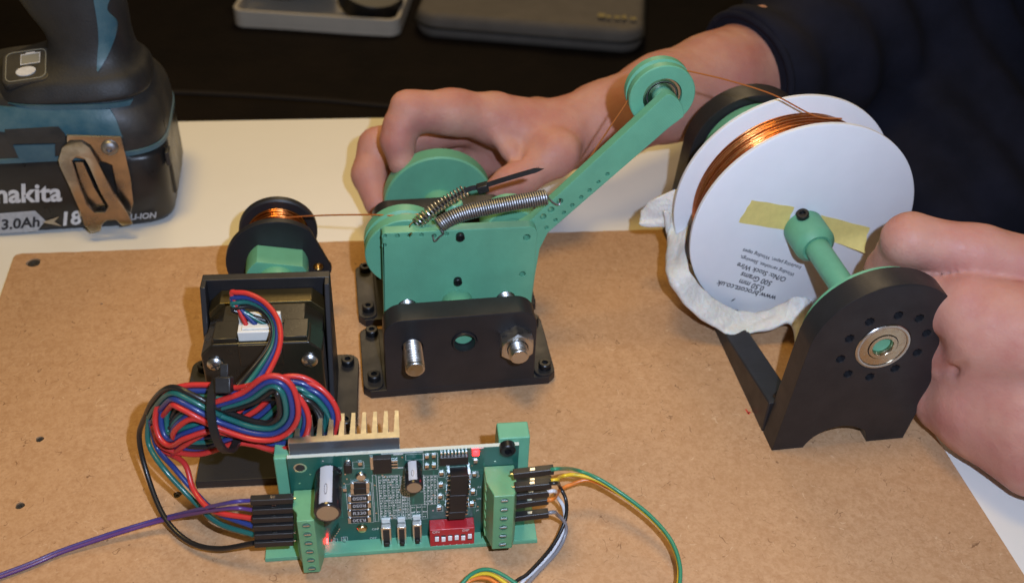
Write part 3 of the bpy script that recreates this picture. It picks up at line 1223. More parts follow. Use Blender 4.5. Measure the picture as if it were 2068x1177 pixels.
fo = thing('foam_wrap', 'crumpled white foam sheet wrapped under the white wire spool', 'foam', (125, 35, 0))
inner = [at(1398, 430, Y=59), at(1384, 490, Y=46), at(1392, 545, Y=29), at(1424, 590, Y=26), at(1475, 622, Y=25.5), at(1528, 633, Y=25), at(1570, 622, Y=24), at(1612, 598, Y=20), at(1640, 612, Y=18)]
outer = [at(1378, 440, Y=62), at(1350, 500, Y=48), at(1348, 562, Y=29), at(1386, 616, Y=22), at(1436, 656, Y=18), at(1476, 674, Y=14), at(1542, 668, Y=15), at(1596, 652, Y=15), at(1608, 698, Y=7)]
under = [p * 0.35 + q * 0.65 + A(0, 15, -2) for p, q in zip(inner, outer)]
back = []
for i, p in enumerate(outer):
    y = 58
    ang = math.radians(186 + i * 17)
    back.append(A(AXP(y)[0] + 54 * math.cos(ang), y, max(2.5, SZ + 54 * math.sin(ang))))
mid_ = [(p + q) / 2 + A(0, -1.2, 0.6 * (-1) ** i) for i, (p, q) in enumerate(zip(inner, outer))]
under = [A(0.5 * (p[0] + q[0]), 0.5 * (p[1] + q[1]), max(2.2, 0.5 * (p[2] + q[2]) - 1)) for p, q in zip(outer, back)]
sheet('foam_sheet', [inner, mid_, outer, under, back], MATS['foam'], fo, 1.3, 0.85, 4, 3)
fl_a = [at(1372, 378, Y=62), at(1368, 420, Y=60), at(1372, 462, Y=58)]
fl_b = [at(1322, 402, Y=64), at(1330, 430, Y=62), at(1340, 458, Y=60)]
fl_c = [at(1296, 428, Y=66), at(1294, 444, Y=64), at(1292, 455, Y=62)]
sheet('foam_flap', [fl_a, fl_b, fl_c], MATS['foam'], fo, 1.3, 0.9, 3, 9)

# ------------------------------------------------------------------ the copper wire from spool to bobbin
pr = 13.6 - 2.4
pcw = pc_ + A(0, 4.1, 0)
wire = [at(1700, 240, Y=46), at(1645, 234, Y=45), at(1560, 191, Y=44), at(1460, 160, Y=43)]
for a in (62, 80, 100, 120, 140, 152):
    wire.append(pcw + A(math.cos(math.radians(a)), 0, math.sin(math.radians(a))) * (pr + 0.3))
wire += [at(1266, 206, Y=43), at(1232, 257, Y=44), at(1178, 337, Y=46), A(45, 50.0, 58), A(24, 50.5, 36), A(0, 46, 40)]
for a in (55, 75, 90, 104):
    wire.append(A(sp_c[0], 39.8, sp_c[2]) + A(math.cos(math.radians(a)), 0, math.sin(math.radians(a))) * 15.8)
wire += [at(755, 434, Y=44), at(700, 434, Y=53), at(640, 435.5, Y=65), at(585, 439, Y=74), at(545, 444, Y=73.5)]
cw = spline(wire, 12)
mb = MB()
mb.tube(cw, 0.36, 6)
o = mb.build('copper_wire', MATS['copper_line'], None, smooth=80)
props(o, 'thin copper wire running from the white spool over the pulleys to the black bobbin', 'wire')

# ------------------------------------------------------------------ motor mount and motor (built in a frame turned a little)
MY = math.radians(-3.5)
MO = A(-77.0, 0, 0)
mat('motor_black', (0.020, 0.017, 0.012), 0.32, metal=0.2, coat=0.5, rvar=0.08, vscale=0.15, bump=0.05, bscale=0.8)
mat('steel_gold_reflection', (0.11, 0.088, 0.042), 0.36, metal=0.85, rvar=0.10, vscale=0.12, bump=0.06, bscale=0.6)  # golden tone is the warm lamp's reflection, put into the base colour
mat('jst_white', (0.70, 0.68, 0.62), 0.45)
mm = thing('motor_mount', 'black open-topped printed box screwed down around the stepper motor', 'mount', MO, rotz=MY)
base = arc(28.5, 22, 5, 0, 90, 5) + arc(-32.5, 22, 5, 90, 180, 5) + arc(-32.5, -11.5, 5, 180, 260, 5) + [(-27.5, -16.5), (-27.5, -43), (23.8, -43), (25.0, -16.5)] + arc(28.5, -11.5, 5, 280, 360, 5)
plate('base', base, [], 4.0, lambda u, v, w: A(u, v, w), BLACK, mm, bevel=0.5, local=True)
MB().box((-25.0, 14.0, 3.95), (25.0, 18.0, 57)).build('face_plate', BLACK, mm, local=True, bevel=0.4)
for x0, x1 in ((-25.05, -22.9), (22.9, 25.05)):
    mb = MB()
    mb.prism([(14.02, 3.9), (-16, 3.9), (-12, 12), (9.5, 57.03), (14.02, 57.03)], lambda u, v: A(x0, u, v), lambda u, v: A(x1, u, v))
    mb.build('side_wall', BLACK, mm, local=True, bevel=0.4)
for (x, y) in ((28.9, 20.8), (28.9, -15.5), (-32, 20.5), (-32, -11)):
    inst('cap_screw', SCREW, mm, (x, y, 4.0), (0, 0, 1), (1, .2, 0), local=True, spin=x)

mo = thing('stepper_motor', 'black square stepper motor lying in the open box mount', 'motor', MO + A(0, 0, 4), rotz=MY)


def octo(hw, z0, z1, c):
    return [(-hw + c, z0), (hw - c, z0), (hw, z0 + c), (hw, z1 - c), (hw - c, z1), (-hw + c, z1), (-hw, z1 - c), (-hw, z0 + c)]


def yb(poly, y0, y1, name, mtl, parent, bevel=0.4):
    mb = MB()
    mb.prism(poly, lambda u, v: A(u, y0, v - 4), lambda u, v: A(u, y1, v - 4))
    return mb.build(name, mtl, parent, local=True, bevel=bevel)


yb(octo(22.6, 8.5, 52.0, 4.8), 13.9, 5.4, 'front_cap', MATS['steel_gold_reflection'], mo)
yb(octo(22.0, 9.0, 51.2, 6.5), 5.42, -6.2, 'stator', MATS['motor_black'], mo, 0.3)
rcap = yb(octo(22.7, 8.5, 51.0, 4.8), -6.18, -18.0, 'rear_cap', MATS['motor_black'], mo, 0.7)
for (x0, x1) in ((-17.6, -8.5), (8.0, 17.6)):
    mb = MB()
    mb.box((x0, -17.2, 51.0 - 4.1), (x1, -6.6, 53.2 - 4))
    mb.build('cap_block', MATS['motor_black'], rcap, local=True, bevel=0.4)
mb = MB()
mb.box((-8.3, -19.2, 41 - 4), (7.8, -17.9, 51.2 - 4))
mb.build('connector_tray', MATS['motor_black'], rcap, local=True, bevel=0.3)
# four-pin socket
mb = MB()
mb.box((-8.2, -16.6, 47.0), (7.6, -8.2, 51.6))
sk = mb.build('socket', MATS['jst_white'], mo, local=True, bevel=0.4)
mb = MB()
mb.box((-8.2, -10.2, 51.5), (7.6, -8.2, 54.6))
mb.build('socket_lip', MATS['jst_white'], sk, local=True, bevel=0.3)
mb = MB()
mb.box((-6.6, -15.6, 51.6), (6.0, -11.2, 52.6))
mb.build('plug', MATS['jst_white'], sk, local=True, bevel=0.3)
ph = MB()
n = 20
ph.lathe([(3.1, 0), (3.1, 0.7), (2.3, 1.6), (1.2, 1.95), (0.01, 2.0)], (0, 0, 0), (0, 0, 1), n)
PHM = make_mesh('pan_screw', ph, MATS['zinc'])
crs = MB()
crs.box((-1.5, -0.3, 1.5), (1.5, 0.3, 2.06))
crs.box((-0.3, -1.5, 1.5), (0.3, 1.5, 2.07))
CRS = make_mesh('cross_slot', crs, MATS['hole_dark'])
for x in (-17.8, 17.6):
    for z in (41.8, 18.5):
        s_ = inst('pan_screw', PHM, mo, (x, -18.0, z - 4), (0, -1, 0), (1, 0, 0.4), local=True)
        c_ = bpy.data.objects.new('cross_slot', CRS)
        COL.objects.link(c_)
        c_.parent = s_
        ROOT[c_] = ROOT[s_]
mb = MB()
mb.cyl((0, 13, 26.5), (0, 30, 26.5), 2.5)
mb.build('shaft', MATS['steel'], mo, local=True)

# ------------------------------------------------------------------ take-up bobbin
BC = A(-74.8, 59.0, 30.8)
bb = thing('bobbin', 'black take-up bobbin with a few turns of copper wire behind the motor', 'bobbin', (BC[0], 70, BC[2] - 22))
lob = at(650, 545, Y=59)
lobe = (lob[0], lob[2])
fo_ = arc(BC[0], BC[2], 22.3, 46, 292, 44) + arc(lobe[0] - 0.2, lobe[1] + 0.2, 4.6, -62, 40, 8)
q = at(643, 540, Y=58.8)
plate('front_flange', fo_, [circle(q[0], q[2], 2.3, 18)], 3.4, xz(58.8), BLACK, bb, bevel=0.5)
ins_ = MB()
ins_.lathe([(2.25, 0.3), (2.25, 3), (1.3, 3), (1.3, 0.3), (1.6, 0.0), (2.0, 0.0)], (q[0], 59.2, q[2]), (0, 1, 0), 20, closed=True)
ins_.build('brass_insert', MATS['brass'], bb)
mb = MB()
mb.lathe([(3, 24.2), (17.0, 24.2), (17.8, 24.9), (17.8, 27.5), (17.0, 28.2), (3, 28.2)], BC - A(0, 0, 0.6), (0, 1, 0), 64, closed=True)
mb.build('rear_flange', BLACK, bb)
mb = MB()
mb.lathe([(3, 3.3), (8.4, 3.3), (8.4, 24.3), (3, 24.3)], BC, (0, 1, 0), 48, closed=True)
mb.build('core', BLACK, bb)
path = []
for i in range(30 * 60):
    a = 2 * PI * i / 60
    k = i / 60
    lay = 12.6 + 0.5 * math.sin(k * 1.9) + 0.3 * math.sin(a + k) + 0.9 * math.sin(PI * k / 30)
    path.append(BC + A(math.cos(a) * lay, 3.8 + 20.0 * (0.5 - 0.5 * math.cos(PI * k / 30)) + 0.3 * math.sin(a * 2 + k), math.sin(a) * lay))
mb = MB()
mb.tube(path, 0.36, 6)
mb.build('wire_winding', MATS['copper'], bb, smooth=80)
mb = MB()
mb.lathe([(8, 3.5), (12.3, 3.5), (13.0, 14), (12.3, 24.1), (8, 24.1)], BC, (0, 1, 0), 48, closed=True)
mb.build('winding_body', MATS['copper_dark'], bb)

cl = thing('shaft_coupling', 'green coupling with a flat top between the motor and the bobbin', 'coupling', (BC[0], 50, BC[2] - 13))
th = math.radians(-12)
pr_ = arc(0, 0, 13.6, 135.5, 404.5, 44)
pr_ = [(BC[0] + 0.0 + u * math.cos(th) - v * math.sin(th), BC[2] - 0.5 + u * math.sin(th) + v * math.cos(th)) for u, v in pr_]
plate('clutch', pr_, [], 12.6, xz(46.1), GREEN, cl, bevel=0.3)
mb = MB()
mb.cyl((BC[0], 22, BC[2]), (BC[0], 46.3, BC[2]), 8)
mb.build('sleeve', GREEN, cl)

# ------------------------------------------------------------------ four-core motor cable
mat('wire_red', (0.50, 0.03, 0.026), 0.36, coat=0.15, var=0.12, vscale=0.06, rvar=0.12)
mat('wire_blue', (0.02, 0.04, 0.17), 0.33, coat=0.2)
mat('wire_teal', (0.015, 0.115, 0.10), 0.33, coat=0.2)
mat('wire_black', (0.014, 0.013, 0.013), 0.36, coat=0.2)
CORES = [('red_core', 'wire_red'), ('blue_core', 'wire_blue'), ('teal_core', 'wire_teal'), ('black_core', 'wire_black')]
cb = thing('motor_cable', 'coiled red, blue, teal and black motor cable in front of the motor', 'cable', at(490, 850, Y=-50) - A(0, 0, 20))
VIEW = -fw


def ribbon_paths(pts, flip, r=1.05, per=10, twist=0.0):
    """four parallel cores: offsets lie across the path in the plane facing the camera side, turned by flip"""
    P = spline([p[:3] for p in pts], per)
    T = np.gradient(P, axis=0)
    T /= np.linalg.norm(T, axis=1)[:, None]
    out = [[] for _ in range(4)]
    prev = None
    n = len(P)
    for i in range(n):
        s = np.cross(T[i], VIEW)
        if np.linalg.norm(s) < 0.25 and prev is not None:
            s = prev
        s = unit(s - T[i] * np.dot(s, T[i]))
        if prev is not None and np.dot(s, prev) < 0:
            s = -s
        if prev is not None:
            s = unit(0.7 * prev + 0.3 * s)
        prev = s
        nn = np.cross(T[i], s)
        ang = flip(i / (n - 1)) if callable(flip) else flip
        off = s * math.cos(ang) + nn * math.sin(ang)
        for c in range(4):
            out[c].append(P[i] + off * (c - 1.5) * 2.0 * r)
    return out


def C(px, py, Y):
    return at(px, py, Y=Y)


# the cable leaves the plug, arches to the right and dives into the coil, then five turns
lead = [C(476, 606, -9), C(503, 606, -10), C(535, 622, -14), C(556, 655, -22), C(553, 700, -32), C(525, 750, -44), C(490, 795, -52), C(462, 825, -55)]
loops = [
    # outer loop round the right
    [C(462, 825, -55), C(420, 850, -56), C(370, 880, -55), C(345, 905, -50), C(385, 905, -46), C(450, 868, -48), C(520, 815, -52), C(560, 782, -56), C(610, 780, -58), C(652, 815, -60), C(662, 860, -61), C(632, 890, -62), C(585, 895, -60), C(540, 875, -58)],
    [C(540, 875, -58), C(490, 868, -58), C(430, 855, -60), C(375, 868, -60), C(340, 880, -56), C(332, 835, -52), C(360, 800, -52), C(420, 795, -54), C(480, 800, -57), C(530, 790, -60), C(585, 800, -64), C(612, 840, -66), C(600, 880, -66), C(555, 890, -64), C(515, 880, -62)],
    [C(515, 880, -62), C(470, 878, -60), C(400, 900, -56), C(345, 890, -52), C(335, 870, -50), C(380, 842, -54), C(440, 822, -60), C(500, 803, -63), C(545, 775, -66), C(575, 790, -68), C(583, 840, -69), C(556, 868, -68), C(510, 868, -66), C(450, 848, -62)],
    [C(450, 848, -62), C(400, 830, -60), C(365, 845, -58), C(350, 870, -56), C(385, 888, -56), C(450, 880, -58), C(520, 848, -58), C(560, 815, -58), C(600, 790, -58), C(640, 800, -60), C(668, 840, -62), C(655, 885, -62), C(600, 905, -62), C(540, 890, -60), C(480, 858, -58)],
    [C(480, 858, -58), C(430, 838, -62), C(380, 812, -60), C(345, 800, -56), C(318, 825, -50), C(303, 850, -46)],
]
full = lead[:-1]
for l in loops:
    full += l[:-1]
full += [loops[-1][-1]]
cores = ribbon_paths(full, lambda s: 0.5 * math.sin(s * 44) + 0.35, r=1.02, per=9)
# ends fan out to the four plug pins, and to the four connector housings
ends = {0: [C(325, 905, -50), C(372, 935, -58), C(392, 990, -66), C(430, 1030, -74), C(508, 1046, -80)],
        1: [C(318, 905, -50), C(352, 945, -58), C(400, 1000, -66), C(440, 1035, -74), C(512, 1062, -80)],
        2: [C(300, 895, -48), C(330, 945, -56), C(390, 1010, -64), C(440, 1055, -74), C(512, 1079, -81)],
        3: [C(281, 880, -40), C(295, 950, -46), C(330, 1040, -60), C(380, 1092, -70), C(440, 1107, -77), C(512, 1096, -82)]}
for c, (nm, mtl) in enumerate(CORES):
    p = list(cores[c])
    pin = A(MO[0] + (-5.5 + 3.4 * c), -13.2, 53.5)
    tg = unit(p[2] - p[0])
    startp = spline([pin, pin + A(-0.3, 0.3, 2.5), p[0] - tg * 1.2 - A(0, 0, 1.2), p[0] + tg * 0.6], 6)
    e = spline([p[-2], p[-1]] + ends[c], 10)
    allp = np.concatenate([startp[:-1], np.array(p[1:-2]), e])
    mb = MB()
    mb.tube(allp, 1.0, 8)
    mb.build(nm, MATS[mtl], cb, smooth=80)
tie_c = C(455, 828, -60)
tie = []
for k in range(25):
    a = 2 * PI * k / 24
    tie.append(tie_c + rt * 4 * math.cos(a) * 0.5 - up * (1.5) + up * 12.5 * math.sin(a) + fw * 9.5 * math.cos(a) + rt * 3.0 * math.sin(a) * -0.5)
vs, fs = [], []
for i, p in enumerate(tie):
    T = unit(tie[(i + 1) % 24] - tie[i - 1 if i else 23])
    s = unit(np.cross(T, unit(p - tie_c)))
    o_ = unit(np.cross(s, T))
    for (a, c) in ((1, 1), (-1, 1), (-1, -1), (1, -1)):
        vs.append(p + s * 1.35 * a + o_ * 0.6 * c)
for i in range(24):
    for k in range(4):
        fs.append([i * 4 + k, i * 4 + (k + 1) % 4, (i + 1) * 4 + (k + 1) % 4, (i + 1) * 4 + k])
tieo = mesh_obj('cable_tie', vs, fs, BT, cb, smooth=50)
hq = C(453, 777, -61)
MB().box((-2.6, -2.3, -2.6), (2.6, 2.3, 2.8), np.array([rt, -fw, up]).T, hq).build('tie_head', BT, tieo, bevel=0.4)
MB().box((-1.3, -0.5, 0), (1.3, 0.5, 4.5), np.array([rt, -fw, up]).T, hq + up * 2.5).build('tie_tail', BT, tieo, bevel=0.2)

# ------------------------------------------------------------------ driver board in its green holder
PYAW = math.radians(-2.6)
PO = A(-28.6, -76.3, 0)
cP, sP = math.cos(PYAW), math.sin(PYAW)
PN = A(-sP, cP, 0)                 # board normal (pointing away from the camera)
PX = A(cP, sP, 0)


def pcb(px, py, d=0.0):
    """local (x, z) on the plane d mm in front of the board at a photo pixel"""
    dr = CR.T @ np.array([(px - PCX) / F_PX, -(py - PCY) / F_PX, 1.0])
    p0 = PO - PN * d
    t_ = np.dot(p0 - CAM, PN) / np.dot(dr, PN)
    q = CAM + dr * t_ - PO
    return float(np.dot(q, PX)), float(q[2])


def Z7(x, y, d=0.0):               # pixel of the enlarged crop used for measuring
    return pcb(500 + x / 3.231, 820 + y / 3.231, d)


def PW(x, y, z):                   # local -> world
    return PO + PX * x + PN * y + A(0, 0, z)


mat('pcb_green', (0.012, 0.092, 0.068), 0.30, coat=0.3, var=0.10, vscale=0.15)
mat('pcb_edge', (0.52, 0.56, 0.50), 0.5)
mat('silk', (0.62, 0.66, 0.63), 0.6)
mat('terminal_green', (0.135, 0.33, 0.165), 0.38, coat=0.1, var=0.05, vscale=0.2)
mat('terminal_hole', (0.03, 0.13, 0.085), 0.35)
mat('chip_black', (0.013, 0.012, 0.012), 0.42, rvar=0.06, vscale=0.3)
mat('solder', (0.66, 0.66, 0.64), 0.25, metal=1.0)
mat('gold_pad', (0.62, 0.50, 0.27), 0.25, metal=1.0)
mat('aluminium', (0.50, 0.48, 0.42), 0.45, metal=1.0, rvar=0.08, vscale=0.3)
mat('cap_sleeve', (0.013, 0.013, 0.016), 0.22, coat=0.4)
mat('cap_stripe', (0.42, 0.45, 0.52), 0.35)
mat('red_plastic', (0.42, 0.018, 0.025), 0.38, coat=0.1)
mat('white_knob', (0.80, 0.80, 0.80), 0.4)
mat('led_red', (0.5, 0.02, 0.02), 0.3, emit=(1.0, 0.004, 0.005), estr=34.0)
mat('led_small', (0.5, 0.02, 0.02), 0.3, emit=(1.0, 0.02, 0.02), estr=22.0)
mat('aluminium_dark_reflection', (0.10, 0.115, 0.135), 0.38, metal=0.7, rvar=0.1, vscale=0.3)  # dark reflection of the sink front, put into the colour
mat('dupont', (0.014, 0.013, 0.013), 0.40, rvar=0.08, vscale=0.2)
mat('resistor_text', (0.55, 0.55, 0.55), 0.6)

hold = thing('board_holder', 'green printed holder standing under and behind the circuit board', 'holder', PO, rotz=PYAW)
plate('base', [(-51.5, -5.5), (47.5, -5.2), (47.5, 21), (-51.5, 21)], [], 2.2, lambda u, v, w: A(u, v, w), GREEN, hold, bevel=0.4, local=True)
for x0, x1, z1 in ((-44.5, -32.5, 46.0), (32.5, 43.5, 49.6)):
    mb = MB()
    prof = [(1.75, 2.15), (13.5, 2.15), (11.5, z1 - 4), (9.5, z1), (1.75, z1)]
    mb.prism(prof, lambda u, v: A(x0, u, v), lambda u, v: A(x1, u, v))
    mb.build('post', GREEN, hold, local=True, bevel=0.5)
MB().box((-32.4, 15.8, 2.15), (32.4, 17.8, 7.0)).build('rear_lip', GREEN, hold, local=True, bevel=0.3)

xl, zt = pcb(580, 934)
xr, zt2 = pcb(1049, 891)
zt = (zt + zt2) / 2
db = thing('driver_board', 'green stepper driver circuit board with a lit red light', 'circuit board', PO, rotz=PYAW)
bd_ = MB()
bd_.box((xl, 0, 2.25), (xr, 1.6, zt))
board = bd_.build('board', MATS['pcb_green'], db, local=True)
eg = MB()
eg.box((xl, 0.05, zt + 0.003), (xr, 1.55, zt + 0.1))
eg.build('board_edge', MATS['pcb_edge'], board, local=True)


def lbox(name, x0, x1, y0, y1, z0, z1, mtl, parent=None, bevel=0.2):
    return MB().box((min(x0, x1), min(y0, y1), min(z0, z1)), (max(x0, x1), max(y0, y1), max(z0, z1))).build(name, MATS[mtl], parent or db, local=True, bevel=bevel)


def lcyl(name, p0, p1, r, mtl, parent=None, n=24, ch=0.0, r1=None):
    mb = MB()
    mb.cyl(p0, p1, r, r1, n=n, ch=ch)
    return mb.build(name, MATS[mtl], parent or db, local=True)


# terminal blocks: wire entries at the side, six screws to the front
for side, (xa, xb, ztop, zbot, dep) in enumerate(((0, 0, 0, 0, 0), (0, 0, 0, 0, 0))):
    D = 14.0
    if side == 0:
        x0, x1 = Z7(318, 745, D)[0], Z7(432, 745, D)[0]
        z1, z0 = Z7(375, 748, D)[1], max(Z7(410, 1085, D)[1], 0.6)
    else:
        x0, x1 = Z7(1607, 585, D)[0], Z7(1742, 585, D)[0]
        z1, z0 = Z7(1680, 585, D)[1], Z7(1640, 930, D)[1]
    outs = 1 if side == 0 else -1
    # cross-section in x,y: sloping face on the inner side
    w = x1 - x0
    if side == 0:
        poly = [(x0, -D), (x1, -D), (x1 + 1.2, -D + 5.0), (x1 + 1.8, -0.05), (x0 - 1.6, -0.05), (x0 - 1.6, -D + 6), (x0, -D + 3.5)]
    else:
        poly = [(x0, -D), (x1, -D), (x1 + 1.4, -D + 4), (x1 + 1.4, -0.05), (x0 - 2.2, -0.05), (x0 - 2.0, -D + 7), (x0, -D + 1.0)]
    mb = MB()
    mb.prism(poly, lambda u, v: A(u, v, z0), lambda u, v: A(u, v, z1))
    tb = mb.build('terminal_block', MATS['terminal_green'], db, local=True, bevel=0.3)
    pitch = (z1 - z0) / 6
    for k in range(6):
        zc = z0 + pitch * (k + 0.5)
        xc = (x0 + x1) / 2 + 0.2
        mb = MB()
        mb.lathe([(1.75, -0.25), (1.75, 0.5), (1.45, 0.5), (1.45, -0.25)], (xc, -D + 0.1, zc), (0, 1, 0), 20, closed=True)
        mb.build('screw_rim', MATS['terminal_green'], tb, local=True)
        s_ = lcyl('terminal_screw', (xc, -D - 0.06, zc), (xc, -D + 0.3, zc), 1.45, 'terminal_hole', tb, 18)
        lbox('screw_slot', xc - 1.1, xc + 1.1, -D - 0.3, -D - 0.03, zc - 0.25, zc + 0.25, 'solder', tb, 0)
        if side == 1:
            lbox('wire_slot', x0 - 2.25, x0 - 1.9, -9.2, -1.5, zc - 0.35, zc + 0.1, 'terminal_green', tb, 0)
    TB = (x0, x1, z0, z1)
    if side == 0:
        TBL = TB
    else:
        TBR = TB


# electrolytic capacitors standing out of the board
def ecap(cx_, cz_, r, L, name, stripe_w):
    mb = MB()
    mb.lathe([(r * 0.96, 0), (r, 0.3), (r, 1.2), (r * 0.93, 1.7), (r, 2.2), (r, L - 0.4), (r * 0.93, L), (r * 0.80, L)], (cx_, -0.1, cz_), (0, -1, 0), 36, caps=True)
    c = mb.build(name, MATS['cap_sleeve'], db, local=True)
    mb = MB()
    mb.lathe([(r * 0.79, L + 0.02), (r * 0.79, L - 0.25), (r * 0.5, L - 0.3), (0.01, L - 0.28)], (cx_, -0.1, cz_), (0, -1, 0), 32)
    mb.build('can_end', MATS['aluminium'], c, local=True)
    mb = MB()
    for a in (0.5, 2.2, 4.0):
        mb.box((0.2, -0.12, -0.02), (r * 0.72, 0.12, 0.04), np.array([[math.cos(a), -math.sin(a), 0], [0, 0, -1], [math.sin(a), math.cos(a), 0]]), (cx_, -0.1 - L + 0.22, cz_))
    mb.build('vent_score', MATS['hole_dark'], c, local=True)
    # printed stripe on the top side
    vs, fs = [], []
    n = 8
    for i in range(n + 1):
        a = PI / 2 + 0.10 + stripe_w * (i / n - 0.5)
        for y in (-0.6, -L + 0.9):
            vs.append(A(cx_ + (r + 0.05) * math.cos(a), y, cz_ + (r + 0.05) * math.sin(a)))
    for i in range(n):
        fs.append([2 * i, 2 * i + 1, 2 * i + 3, 2 * i + 2])
    mesh_obj('stripe', vs, fs, MATS['cap_stripe'], c, local=True)
    vs, fs = [], []
    yc, hw_, hl = -L * 0.62, 0.16, L * 0.14
    for (da, dy) in [(0.14 * math.cos(t_) * 0.9, hl * math.sin(t_)) for t_ in np.linspace(0, 2 * PI, 17)[:-1]]:
        for kk in (1.0, 0.72):
            a = PI / 2 + 0.10 + da * kk * 4 / r
            vs.append(A(cx_ + (r + 0.08) * math.cos(a), yc + dy * (kk if kk == 1 else 0.86), cz_ + (r + 0.08) * math.sin(a)))
    for i in range(16):
        j = (i + 1) % 16
        fs.append([2 * i, 2 * i + 1, 2 * j + 1, 2 * j])
    mesh_obj('polarity_mark', vs, fs, MATS['cap_sleeve'], c, local=True)
    return c


LB = 17.5
ex, ez = Z7(522, 697, LB)
ecap(ex, ez, 4.6, LB, 'large_capacitor', 0.95)
LS = 10.0
ex2, ez2 = Z7(1087, 530, LS)
ecap(ex2, ez2, 3.1, LS, 'small_capacitor', 0.95)


def rect7(x0, y0, x1, y1, d=0.0):
    a, b_ = Z7(x0, (y0 + y1) / 2, d), Z7(x1, (y0 + y1) / 2, d)
    c, e = Z7((x0 + x1) / 2, y0, d), Z7((x0 + x1) / 2, y1, d)
    return a[0], b_[0], e[1], c[1]


def chip(name, x0, y0, x1, y1, h, mtl='chip_black', parent=None, bevel=0.2):
    a, b_, z0, z1 = rect7(x0, y0, x1, y1, h)
    return lbox(name, a, b_, -h, -0.05, z0, z1, mtl, parent, bevel), (a, b_, z0, z1)


chip('diode', 632, 385, 680, 440, 1.8)
lbox('diode_pad', *rect7(640, 345, 672, 382)[:2], -0.7, 0, *rect7(640, 345, 672, 382)[2:], 'solder')
reg, rb = chip('regulator', 820, 345, 940, 440, 2.2)
for k in range(3):
    lbox('pin', rb[1] - 0.1, rb[1] + 2.1, -0.7, -0.1, rb[2] + 0.8 + 1.5 * k, rb[2] + 1.5 + 1.5 * k, 'solder', reg, 0)
lbox('tab', rb[0] - 1.0, rb[0] + 0.1, -0.6, -0.1, rb[2] + 0.6, rb[3] - 0.6, 'solder', reg, 0)
drv, r_ = chip('driver_chip', 1255, 335, 1440, 385, 1.7)
for k in range(8):
    x = r_[0] + (r_[1] - r_[0]) * (k + 0.5) / 8
    lbox('pin', x - 0.28, x + 0.28, -0.9, -0.05, r_[3] - 0.1, r_[3] + 1.6, 'solder', drv, 0)
# three stacked isolator chips in sockets
for i, (x0, y0, x1, y1) in enumerate(((1325, 455, 1440, 580), (1318, 583, 1430, 690), (1312, 692, 1422, 738))):
    h = 4.2 if i < 2 else 4.0
    ch_, c_ = chip('isolator_chip', x0, y0, x1, y1, h)
    for s in (-1, 1):
        for k in range(4 if i < 2 else 2):
            z = c_[2] + (c_[3] - c_[2]) * (k + 0.5) / (4 if i < 2 else 2)
            xx = c_[0] if s < 0 else c_[1]
            lbox('pin', xx, xx + s * 0.9, -2.6, -0.05, z - 0.3, z + 0.3, 'solder', ch_, 0)
mb = MB()
# sense resistors
RY = (517, 552, 600, 648, 695, 742)
for k, y in enumerate(RY):
    x0, x1 = (672, 795) if k < 2 else (655, 805)
    a, b_, z0, z1 = rect7(x0, y - 16, x1, y + 17, 0.8)
    r_o = lbox('resistor', a + 1.0, b_ - 1.0, -0.8, -0.03, z0, z1, 'chip_black', None, 0.1)
    for (u0, u1) in ((a, a + 1.05), (b_ - 1.05, b_)):
        lbox('terminal', u0, u1, -0.85, -0.02, z0, z1, 'solder', r_o, 0)
    lbox('solder_line', a + 0.6, b_ - 0.6, -0.5, -0.02, z1 + 0.06, z1 + 0.5, 'solder', r_o, 0)
    if k >= 2:
        body = 'R050' if k < 4 else 'R330'
        cxm, czm = (a + b_) / 2, (z0 + z1) / 2
        flip = -1 if k != 4 else 1
        text_obj('printed_text', body, 2.3, lambda u, v, w: A(cxm + flip * u, -0.87 - w * 0.2, czm + flip * (v - 0.8)), MATS['resistor_text'], r_o, align='CENTER', local=True, offset=0.01)
for (x, y, mt_) in ((740, 462, 'solder'), (747, 803, 'gold_pad')):
    u, v = Z7(x, y, 0.8)
    mb = MB()
    mb.lathe([(2.0, 0), (2.0, 0.5), (1.5, 1.1), (0.01, 1.3)], (u, 0, v), (0, -1, 0), 20)
    mb.build('solder_joint', MATS[mt_], db, local=True)
# small surface-mount parts
for (x, y) in ((735, 375), (1170, 330), (1215, 325), (1170, 393), (1215, 390), (1265, 440), (1260, 515), (1257, 590), (1250, 665), (1480, 447), (1470, 560), (1463, 640), (635, 545), (1487, 360), (565, 882), (632, 872)):
    u, v = Z7(x, y)
    s_ = lbox('chip_resistor', u - 0.55, u + 0.55, -0.5, -0.02, v - 1.0, v + 1.0, 'chip_black', None, 0)
    lbox('pad', u - 0.65, u + 0.65, -0.6, -0.02, v - 0.1, v + 1.25, 'solder', s_, 0)
# header pins near the left terminal
for k in range(6):
    u, v = Z7(545 + 9 * k, 830 - 14 * k, 0)
    lcyl('header_pin', (u, 0, v), (u + 0.6, -3.2, v + 0.4), 0.3, 'solder', None, 8)
# red light
u, v = Z7(1490, 308, 0.8)
led = lbox('light', u - 1.1, u + 1.1, -0.9, -0.05, v - 1.1, v + 1.1, 'led_red', None, 0.2)
u, v = Z7(519, 890, 2.0)
v = max(v, 3.2)
lbox('small_light', u - 0.35, u + 0.35, -2.2, -0.05, v - 0.4, v + 0.4, 'led_small', None, 0.1)
